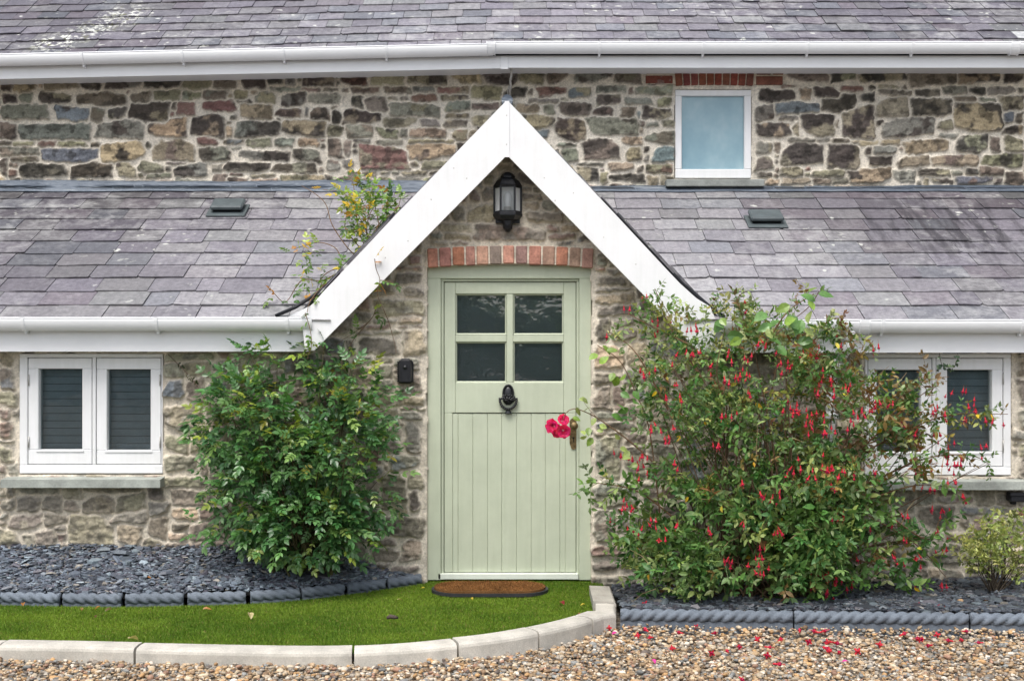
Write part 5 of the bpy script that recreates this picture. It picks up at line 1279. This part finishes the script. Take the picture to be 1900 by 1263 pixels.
arms = [([(1560, 860), (1680, 800), (1760, 770), (1870, 768)], .5), ([(1600, 830), (1700, 740), (1740, 715)], .5), ([(1600, 900), (1720, 850), (1800, 845), (1838, 862)], .35), ([(1560, 700), (1620, 632)], .6), ([(1250, 960), (1180, 910), (1090, 893)], .45), ([(1240, 760), (1180, 655), (1130, 615)], .35),
        ([(1300, 700), (1240, 600), (1215, 535)], .5), ([(1600, 950), (1700, 1010), (1755, 1070)], .5), ([(1600, 930), (1700, 900), (1780, 905)], .3), ([(1400, 650), (1370, 560), (1385, 540)], .45), ([(1640, 950), (1720, 1000), (1745, 960)], .4), ([(1500, 640), (1540, 610), (1600, 622)], .6), ([(1560, 1030), (1660, 1060), (1700, 1095)], .4), ([(1640, 760), (1720, 700), (1700, 690)], .4), ([(1420, 640), (1460, 580), (1510, 545)], .2), ([(1280, 640), (1180, 590), (1165, 575)], .2)]
mb = MB(); Pa, Da = [], []
for l, d_ in arms:
    s_ = spline(PQ(l, -.55, -.50 if l[-1][0] < 1800 else -.35), .02); mb.tube(s_, list(np.linspace(.006, .002, len(s_))), 5, (.13, .075, .04), cap=False)
    for i in range(len(s_) // 4, len(s_) - 1):
        for q_ in range(2):
            if rs.rand() < d_: Pa.append(np.array(s_[i])); dd = np.array(s_[i + 1] - s_[i]); Da.append(dd / np.linalg.norm(dd) * .6 + rs.normal(0, .6, 3))
Pn = np.concatenate([Pn, np.array(Pa)]); Nn = np.concatenate([Nn, np.array(Da)])
Pn[:, 1] = np.minimum(Pn[:, 1], -.04); ok = Pn[:, 2] > -.0; Pn, Nn = Pn[ok], Nn[ok]; n = len(Pn)
D = Nn * .8 + np.stack([rs.normal(0, .55, n), rs.normal(-.15, .5, n), rs.normal(.05, .45, n)], 1); U = np.stack([rs.normal(0, .4, n), rs.normal(-.5, .35, n), np.ones(n)], 1) + Nn * .3
hh = np.clip((Pn[:, 2] - .5) / 1.1, 0, 1); rx = np.clip((Pn[:, 0] - 1.2) / 1.2, 0, 1)
C = leaf_colors(n, rs, [(.06, .15, .038), (.10, .195, .05), (.15, .24, .075), (.23, .30, .09)], [.25, .36, .27, .12])
g_ = rs.rand(n) < .55 * hh; C[g_] = leaf_colors(int(g_.sum()), rs, [(.20, .265, .13), (.27, .32, .13), (.33, .35, .10)], [.5, .35, .15])
b_ = (rs.rand(n) < .35 * rx * sstep(.5, .8, Pn[:, 2])) | (rs.rand(n) < .03); C[b_] = leaf_colors(int(b_.sum()), rs, [(.16, .10, .04), (.24, .17, .05), (.20, .09, .04)], [.4, .4, .2])
S = np.where(Pn[:, 2] < .75, rs.uniform(.10, .155, n), rs.uniform(.075, .12, n))
foliage_mesh('foliage', M['smallleaf'], fu, SP, Pn, D, U, S, C, rs)
# a few plain yellow leaves hanging in it
k = 60; ii = rs.choice(n, k, replace=False); Py = Pn[ii] + np.array((0, -.05, 0))
foliage_mesh('yellow_leaves', M['leaf'], fu, [(LV, LF)], Py, rs.normal(0, .6, (k, 3)) + np.array((0, -.2, -.8)), rs.normal(0, .4, (k, 3)) + np.array((0, -1, .2)), rs.uniform(.03, .05, k), leaf_colors(k, rs, [(.62, .40, .02), (.55, .48, .06)], [.6, .4]), rs)['kind'] = 'stuff'
st_ = [np.array((X(q, -.52), -.52 + rs.normal(0, .06), -.05)) for q in (1335, 1350, 1372, 1390, 1405, 1440, 1465, 1480, 1500)]
ii = rs.choice(n, 80, replace=False); canes(mb, st_, Pn[ii], rs, .008, .0018, (.11, .07, .042), .16)
ii = rs.choice(n, 60, replace=False)
for i in ii:          # bare straw-coloured twigs in front
    p = Vector(Pn[i]) + Vector((0, -.04, 0)); d_ = Vector((rs.normal(0, 1), rs.normal(0, .4), rs.normal(0, .8))).normalized() * rs.uniform(.08, .25)
    mb.tube([p, p + d_ * .5 + Vector((0, 0, .02)), p + d_], [.0022, .0018, .001], 4, (.33, .24, .13), cap=False)
mb.build('stems', M['bark'], fu)
# flower: stalk, tube, four flared sepals, skirt
def fuchsia_flower(seed):
    rg = random.Random(seed); mb = MB(); red = (.66, .035, .06); pur = (.45, .016, .10)
    mb.tube([(0, 0, .55), (.03, 0, .25), (0, 0, 0)], [.018, .018, .03], 4, (.35, .12, .06), cap=False)
    mb.lathe([(.05, .02), (.085, -.06), (.075, -.2), (.10, -.38)], (0, 0, 0), 8, col=red)
    op = rg.uniform(.25, .95)
    for k in range(4):
        a = k * math.pi / 2 + .4; ca, sa = math.cos(a), math.sin(a); pts = []
        for t_, w_ in ((0, .06), (.35, .11), (.7, .075), (1, .0)):
            r_ = .09 + op * .32 * t_; z_ = -.36 - .38 * t_ + op * .30 * t_ * t_
            for s_ in (-1, 1): pts.append((ca * r_ - sa * w_ * s_, sa * r_ + ca * w_ * s_, z_))
        mb.add(pts, [(0, 1, 3, 2), (2, 3, 5, 4), (4, 5, 7, 6)], red)
    mb.lathe([(.07, -.36), (.15, -.46), (.17, -.60), (.13, -.66)], (0, 0, 0), 8, col=pur)
    for k in range(4):
        a = k * 1.6; mb.tube([(0, 0, -.55), (.05 * math.cos(a), .05 * math.sin(a), -.98)], [.010, .010], 3, (.75, .08, .12), cap=False)
    return mb
FLP = []
def fl(txt, ox, oy, s_): 
    for q in txt.split(): a, b = q.split(','); FLP.append((ox + float(a) / s_, oy + float(b) / s_))
fl('415,130 330,200 480,280 520,270 600,275 170,385 500,380 750,340 790,340 1010,520 1030,560 1120,160 720,495 660,515 760,510 815,495 1120,540 1170,520 1220,440 1270,450 1370,570 1420,565 1380,640 1440,600 980,680 1015,705 1060,670 1090,655 1135,650 900,590 650,720 400,625 420,660 465,640 1550,520 1570,510 1615,525 1630,720 1625,780 1720,690 1740,800 575,810 685,830 965,935 1030,940 1155,790 475,1015 540,1040 625,1015 595,1085 605,1115 940,1140 350,1240 270,1210 410,1215 1390,900 1435,880 1455,905 1480,885 1505,915 1555,940 1545,990 1560,1060 1590,985 1670,1050 1665,930', 1080, 520, 3.715)
fl('10,200 55,200 215,145 420,165 455,150 65,400 65,450 140,370 240,410 265,430 290,580 320,610 345,570 400,570 440,545 460,515 550,520 630,665 700,720 820,560 840,545 890,590 940,455 1010,440 1040,540 1080,530 1085,570 1020,625 1150,630 1205,635 850,720 860,830 905,860 910,810 905,905 950,915 975,915 990,915 1160,800 1120,805 730,990 755,975 800,975 795,1080 820,1075 905,1050 945,1035 1010,1130 1040,1165 870,1220 425,970 200,1005 125,950 155,940 150,1060 90,940 235,965 300,975 105,710 255,690', 1500, 600, 3.51)
fl('235,335 260,345 215,350 150,415 270,470 320,455 350,440 390,415 405,520 440,515 500,445 675,480 855,440 845,215 265,90 300,140 345,165 320,75 205,75 490,110 720,20 940,280 970,290 1010,290 1045,290 1120,160 1155,140 1085,175 1205,190 1230,190 1280,140 1320,145 1315,235 1350,400 750,630 775,620 795,635 880,650 910,690 935,650 960,695 940,560 950,610 1020,485 1045,480 1220,690 1250,690 1290,710 1175,755 1300,790 1345,730 1230,830 1100,805 1130,805 1270,900 1300,905', 1080, 820, 2.85)
fl('185,215 230,210 365,265 545,265 615,350 640,200 800,150 860,170 835,295 865,430 890,415 310,480 405,495 540,460 690,475 725,530 615,515 25,555 60,570 110,590 215,620 185,620 120,690 690,665 865,650 890,655 280,650', 1500, 900, 3.48)
FM = [fuchsia_flower(k) for k in range(3)]
rf = random.Random(11); items = []
for (a, b) in FLP:
    items.append((a, b, rf.uniform(.037, .052)))
    if rf.random() < .95: items.append((a + rf.gauss(0, 8), b + rf.gauss(0, 8), rf.uniform(.032, .043)))
items.sort(key=lambda q: -q[2])
protos = []
for i, (a, b, s_) in enumerate(items[:100]):
    y = front_y(a, b, BF, -.42) - .03; p = P(a, b - 5, y)
    if i < 3:
        o = FM[i].build('flower', M['petal'], None); protos.append(o)
    else:
        o = protos[i % 3].copy(); link(o)
    o.location = p; o.scale = (s_,) * 3; o.rotation_euler = (rf.gauss(0, .25), rf.gauss(0, .25), rf.uniform(0, 6.3)); parent(o, fu)
mb = MB()
for (a, b, s_) in items[100:]:
    y = front_y(a, b, BF, -.42) - .02; p = P(a, b - 5, y); q = FM[rf.randrange(3)]; rt_ = Matrix.Rotation(rf.uniform(0, 6.3), 3, 'Z') @ Matrix.Rotation(rf.gauss(0, .3), 3, 'X')
    mb.add([p + rt_ @ Vector(v_) * s_ for v_ in q.v], q.f, list(q.c))
mb.build('flowers', M['petal'], fu)['kind'] = 'stuff'

# ---- rose with big leaves and a pink bloom growing through the fuchsia
rs = np.random.RandomState(303)
rb = Vector((X(1235, -.5), -.48, -.03)); rr = tag(empty('flowering_rose', rb), 'thorny rose with large pale leaves and one bright pink bloom cluster beside the door lock', 'rose')
mb = MB(); Pl, Dl = [], []
shoot(PQ([(1240, 1090), (1225, 960), (1205, 800), (1180, 730), (1150, 670), (1108, 640)], -.45, -.62), .006, 0)
shoot(PQ([(1215, 860), (1170, 820), (1130, 790), (1095, 768), (1065, 758), (1050, 766), (1045, 776)], -.5, -.62), .0055, 0)
shoot(PQ([(1130, 790), (1105, 772), (1085, 748), (1082, 735)], -.55, -.58), .002, 0)
shoot(PQ([(1330, 1080), (1340, 900), (1370, 700), (1440, 620), (1500, 570), (1520, 540)], -.45, -.72), .005, 0)
shoot(PQ([(1350, 760), (1330, 690), (1345, 610)], -.6, -.75), .004, 0)
def bigs(lst, y, s_, pal, jit=.03):
    for (a, b) in lst: Pl.append(np.array(P(a, b, y)) + rs.normal(0, .006, 3)); Dl.append((s_ * rs.uniform(.8, 1.2), pal))
G1, G2, G3 = (.10, .22, .05), (.20, .32, .05), (.05, .12, .04); G4 = (.30, .38, .12)
bigs([(1118, 640), (1128, 650), (1108, 655), (1112, 672), (1140, 690), (1150, 700), (1165, 692)], -.64, .075, G2); bigs([(1150, 730), (1175, 725), (1140, 745), (1165, 760), (1180, 745), (1190, 770), (1135, 770)], -.64, .07, G1)
bigs([(1345, 590), (1360, 598), (1330, 600), (1345, 620), (1410, 590), (1425, 582), (1430, 605), (1445, 592), (1460, 585), (1420, 625), (1465, 605), (1490, 590), (1500, 605), (1505, 620), (1510, 560), (1518, 545), (1450, 570), (1440, 640), (1480, 630)], -.74, .085, G1)
bigs([(1455, 600), (1375, 625), (1335, 590), (1500, 560), (1520, 535), (1470, 565)], -.76, .075, G2); bigs([(1425, 612), (1490, 612), (1500, 580)], -.77, .08, G4)
bigs([(1120, 800), (1105, 775), (1095, 752), (1088, 740), (1082, 800), (1075, 815), (1150, 815), (1070, 752), (1110, 790), (1080, 738)], -.6, .05, G4); bigs([(1090, 790), (1100, 812), (1065, 775)], -.6, .05, G2)
bigs([(1150, 830), (1170, 840), (1185, 860), (1150, 850)], -.58, .06, G4)
Pl = np.array(Pl); n = len(Pl); S = np.array([d_[0] for d_ in Dl]); C = np.array([d_[1] for d_ in Dl]) * np.exp(rs.normal(0, .18, n))[:, None]
Dd = np.stack([rs.normal(0, 1, n), rs.normal(-.4, .4, n), rs.normal(-.45, .6, n)], 1)
foliage_mesh('foliage', M['leaf'], rr, [leaf_t([(.18, .8), (.45, 1.1), (.78, .65)], .32)], Pl, Dd, np.stack([rs.normal(0, .6, n), rs.normal(-1, .4, n), rs.normal(.7, .4, n)], 1), S, C, rs)
mb.build('stems', M['bark'], rr)
def bloom(c_, r_, face, seed):
    rg = random.Random(seed); m_ = MB(); f_ = Vector(face).normalized(); q3 = f_.to_track_quat('Z', 'Y').to_matrix()
    for ring_, (cnt, rad, tilt, sz) in enumerate(((7, .62, 1.15, .62), (7, .45, .85, .58), (6, .28, .55, .5), (5, .14, .28, .4), (3, .05, .1, .3))):
        for k in range(cnt):
            a = 2 * math.pi * (k + .5 * (ring_ % 2)) / cnt + rg.uniform(-.25, .25); ca, sa = math.cos(a), math.sin(a); vs = []; tl = tilt + rg.uniform(-.2, .2); s_ = sz * rg.uniform(.85, 1.15)
            for i in range(4):
                t_ = i / 3; wv = (.35, .62, .70, .45)[i] * s_
                for j in (-1, -.4, .4, 1):
                    out_ = rad * .5 + math.sin(tl) * t_ * s_ * .8; zz_ = math.cos(tl) * t_ * s_ * .8 - .12 * (i == 3) + .16 * abs(j) * s_ + rg.uniform(-.07, .07); y_ = wv * j
                    vs.append(Vector((ca * out_ - sa * y_, sa * out_ + ca * y_, zz_ - ring_ * .02)))
            cc = (.78 * rg.uniform(.85, 1.1), .018 + .03 * rg.random(), .16 * rg.uniform(.6, 1.5))
            m_.add([Vector(c_) + q3 @ (v_ * r_) for v_ in vs], [(i * 4 + j, i * 4 + j + 1, i * 4 + j + 5, i * 4 + j + 4) for i in range(3) for j in range(3)], cc, True)
    m_.build('bloom', M['petal'], rr)
bloom(P(1027, 791, -.60), .056, (-.5, -1, -.15), 1); bloom(P(1045, 799, -.63), .056, (.15, -1, -.35), 2); bloom(P(1045, 779, -.60), .046, (.3, -1, .5), 3); bloom(P(1034, 803, -.61), .04, (-.1, -1, -.6), 4)

# ---- small variegated shrub at the right end
rs = np.random.RandomState(404)
sb = Vector((X(1845, -.45), -.45, .0)); sh = tag(empty('small_shrub', sb), 'small twiggy shrub with pale yellow-green leaves at the right end of the bed', 'shrub')
BS = [(1845, 1030, -.45, 62, .18, 48, 1.0), (1805, 1025, -.45, 30, .1, 30, .2), (1890, 1020, -.45, 40, .14, 40, .4), (1838, 985, -.45, 14, .05, 22, .08), (1875, 975, -.45, 14, .05, 22, .08)]
Pn, Nn = blob_points(BS, 230, rs, .25); Pn = Pn[Pn[:, 2] > .10]; Nn = Nn[:len(Pn)]; n = len(Pn)
foliage_mesh('foliage', M['smallleaf'], sh, SP, Pn, Nn * .4 + np.stack([rs.normal(0, .4, n), rs.normal(0, .4, n), np.abs(rs.normal(.6, .4, n))], 1), np.stack([rs.normal(0, .5, n), rs.normal(-.5, .3, n), np.ones(n)], 1), rs.uniform(.06, .10, n), leaf_colors(n, rs, [(.20, .25, .07), (.42, .45, .16), (.32, .38, .11), (.12, .16, .05)], [.3, .3, .27, .13]), rs)
mb = MB(); canes(mb, [np.array(sb) + np.array((rs.normal(0, .03), rs.normal(0, .02), 0)) for k in range(6)], Pn[rs.choice(n, 45)], rs, .004, .0012, (.07, .055, .04), .05)
mb.build('stems', M['bark'], sh)
# ---- ivy hanging over the right window, dark creeper stems left
rs = np.random.RandomState(505)
iv = tag(empty('ivy_sprig', P(1757, 655, -.14)), 'dark ivy tendril hanging in a loop over the right-hand window', 'ivy')
mb = MB(); Pl, Dl = [], []
shoot(PQ([(1743, 655), (1746, 672), (1752, 682), (1762, 686), (1772, 678), (1778, 662), (1776, 655)], -.13, -.13), .002, .85, .008, (.05, .045, .03))
Pl += [np.array(P(1755 + rs.normal(0, 6), 682 + rs.normal(0, 3), -.14)) for k in range(12)]; Dl += [rs.normal(0, 1, 3) for k in range(12)]
Pl, Dl = np.array(Pl), np.array(Dl); n = len(Pl)
foliage_mesh('foliage', M['leaf'], iv, [leaf_t([(.2, 1.2), (.5, 1.0), (.8, .4)], .4)], Pl, Dl, np.stack([rs.normal(0, .4, n), -np.ones(n), rs.normal(.4, .3, n)], 1), rs.uniform(.018, .032, n), leaf_colors(n, rs, [(.03, .06, .03), (.05, .09, .04)], [.6, .4]), rs)
mb.build('stems', M['bark'], iv)
cp = tag(empty('creeper_shoot', P(330, 660, -.03)), 'thin dry creeper shoot with dull leaves hanging beside the left window', 'creeper')
mb = MB(); Pl, Dl = [], []
shoot(PQ([(312, 657), (325, 670), (345, 690), (365, 715), (380, 740)], -.05, -.10), .0025, .30, .01, (.11, .07, .05), .2)
Pl, Dl = np.array(Pl), np.array(Dl); n = len(Pl)
foliage_mesh('foliage', M['leaf'], cp, CL, Pl, Dl, np.stack([rs.normal(0, .4, n), -np.ones(n), rs.normal(.4, .3, n)], 1), rs.uniform(.05, .08, n), leaf_colors(n, rs, [(.04, .06, .02), (.10, .09, .03)], [.7, .3]), rs)
mb.build('stems', M['bark'], cp)

# ------------------------------------------------------------------ fallen leaves and flowers
rf = random.Random(77)
def fallen(px, py, z_, col, s_, lab, name='fallen_leaf', cat='leaf', grp='fallen leaves on the turf', curl=.35):
    p = G(px, py, z_); T, TF = leaf_t([(.2, .75), (.5, 1.05), (.8, .6)], .28, .6, curl); s_ = s_ * .85; a = rf.uniform(0, 6.3)
    o = np_mesh(name, T * s_ @ rotz(a) , TF, M['leaf'], None, np.tile(np.array(col), (len(T), 1)), center=False)
    o.location = p; o.rotation_euler = (rf.uniform(-.3, .3), rf.uniform(-.3, .3), 0); return tag(o, lab, cat, grp)
TAN, BRN, CRM, ORG, PNK, YEL = (.30, .17, .06), (.14, .075, .03), (.50, .42, .22), (.42, .17, .04), (.72, .10, .22), (.55, .42, .05)
for px, py, col, s_, lab in ((43, 1118, ORG, .05, 'orange-brown dead leaf on the turf at the far left'), (150, 1128, TAN, .045, 'tan dead leaf on the turf below the second edging stone'), (186, 1124, ORG, .04, 'small orange dead leaf against the edging in the left turf'), (208, 1129, BRN, .05, 'brown dead leaf lying near the edging in the left turf'),
                             (376, 1130, ORG, .055, 'orange leaf on the turf below the leafy rose bush'), (463, 1136, CRM, .07, 'pale cream leaf on the turf below the rose bush'), (238, 1184, CRM, .08, 'large pale cream leaf on the turf just above the kerb'), (178, 1141, BRN, .03, 'small dark leaf alone on the left turf'),
                             (1040, 1116, PNK, .06, 'pink petal lying on the turf right of the doormat'), (1086, 1120, YEL, .035, 'tiny yellow leaf on the turf near the kerb end'), (1072, 1138, TAN, .045, 'curled tan leaf on the turf beside the curved kerb'), (1075, 1146, BRN, .055, 'brown leaf lying on the curved kerb edge'),
                             (737, 1112, CRM, .035, 'small pale leaf on the turf left of the doormat'), (875, 1108, YEL, .03, 'tiny yellow leaf on the turf below the doormat rim'), (788, 1090, YEL, .035, 'small yellow leaf at the tip of the rope edging')):
    fallen(px, py, -.004 if py < 1150 or px < 900 else .01, col, s_, lab)
# dark twist of bark on the turf
mb = MB(); p = G(728, 1146, -.005); mb.tube([p + Vector((-.03, 0, 0)), p + Vector((-.01, .005, .008)), p + Vector((.012, -.004, .006)), p + Vector((.03, .004, 0))], [.008, .012, .011, .006], 7, (.08, .06, .05))
tag(mb.build('bark_piece', M['bark'], None, center=True), 'dark curled bit of bark in the middle of the turf', 'bark')
for px, py, col, s_, lab, z_ in ((255, 1046, ORG, .06, 'orange-brown leaf high on the left slate bed', .12), (158, 1050, ORG, .05, 'rusty leaf on the left part of the slate bed', .12), (270, 1070, ORG, .045, 'small rusty leaf in the middle of the left slate bed', .09), (198, 1062, CRM, .05, 'pale leaf on the left slate bed', .1),
                                 (375, 1035, TAN, .05, 'tan leaf lying by the wall on the left slate bed', .15), (715, 1055, YEL, .05, 'yellow leaf on the slate chippings by the rope edging tip', .07), (1823, 1113, ORG, .07, 'long orange leaf on the slate below the small shrub', .02), (1775, 1114, TAN, .06, 'round tan leaf on the slate left of the small shrub', .02), (1258, 1098, BRN, .09, 'long brown dead leaf under the fuchsia', .0)):
    fallen(px, py, z_, col, s_, lab, grp='fallen leaves on the slate beds')
FF = []
def ffl(txt, ox, oy, s_):
    for q in txt.split(): a, b = q.split(','); FF.append((ox + float(a) / s_, oy + float(b) / s_))
ffl('135,980 350,1000 300,1030 375,1030 485,960 535,1010 600,975 685,1010 495,1090 690,1105 775,1110 825,1070 925,1050 965,1080 985,1115 1035,1050 1150,1005 1255,1005 1210,1050 1275,1080 1320,1055 1320,1105 1010,1170 830,1240', 1080, 820, 2.85)
ffl('70,950 95,1045 150,1010 150,1070 205,1080 330,1070 435,1020 590,970 705,990 745,990 800,1030 830,965 935,1005 1000,1000 990,940 1130,1015', 1500, 900, 3.48)
pf = []
for i, (a, b) in enumerate(FF):
    if i < 3: o = FM[i].build('fallen_flower', M['petal'], None); pf.append(o)
    else: o = pf[i % 3].copy(); link(o)
    o.location = G(a, b, ZG + .014); s_ = rf.uniform(.044, .062); o.scale = (s_, s_, s_); o.rotation_euler = (math.pi / 2 + rf.uniform(-.3, .3), rf.uniform(-.4, .4), rf.uniform(0, 6.3))
    tag(o, 'fallen red fuchsia flower lying on the gravel', 'flower', 'fallen red flowers on the gravel')
for i, (a, b) in enumerate(((1715, 1122), (1745, 1127), (1752, 1125), (1696, 1092), (1268, 1093), (1195, 1118))):
    o = pf[i % 3].copy(); link(o); o.location = G(a, b, .022); s_ = rf.uniform(.05, .065); o.scale = (s_,) * 3; o.rotation_euler = (math.pi / 2, rf.uniform(-.4, .4), rf.uniform(0, 6.3))
    tag(o, 'fallen red fuchsia flower lying on the slate chippings', 'flower', 'fallen red flowers on the slate')
for px, py, lab in ((1145, 1173, 'magenta rose petal on the gravel beside the kerb corner'), (1210, 1222, 'pink rose petal on the gravel in front of the first edging stone'), (1575, 1227, 'pink rose petal on the gravel low down on the right')):
    fallen(px, py, ZG + .018, (.70, .05, .34), .045, lab, 'rose_petal', 'petal', 'pink petals on the gravel', .2)

# ------------------------------------------------------------------ the wood across the drive, seen only in the glass
rs = np.random.RandomState(606)
n = 5200; a = rs.uniform(-26, 26, n); hgt = 1.9 + 2.6 * fbm(a + 40, a * 0 + 3, .35, 8, 3); z_ = hgt * rs.rand(n) ** .75; y_ = -27 + rs.normal(0, 1.2, n)
T = np.array([(-.5, -.5, 0), (.5, -.5, .1), (.5, .5, 0), (-.5, .5, .12)]); dd = rs.normal(0, 1, (n, 3)); up = rs.normal(0, .6, (n, 3)) + np.array((0, .5, .6))
V, FV, C = scatter(T, np.array([(0, 1, 2, 3)]), np.stack([a, y_, z_], 1), frames(dd, up), rs.uniform(.25, .75, n), leaf_colors(n, rs, [(.05, .10, .025), (.08, .14, .03), (.04, .07, .02)], [.4, .35, .25]))
tag(np_mesh('distant_wood', V, FV, M['leaf'], None, C), kind='stuff')
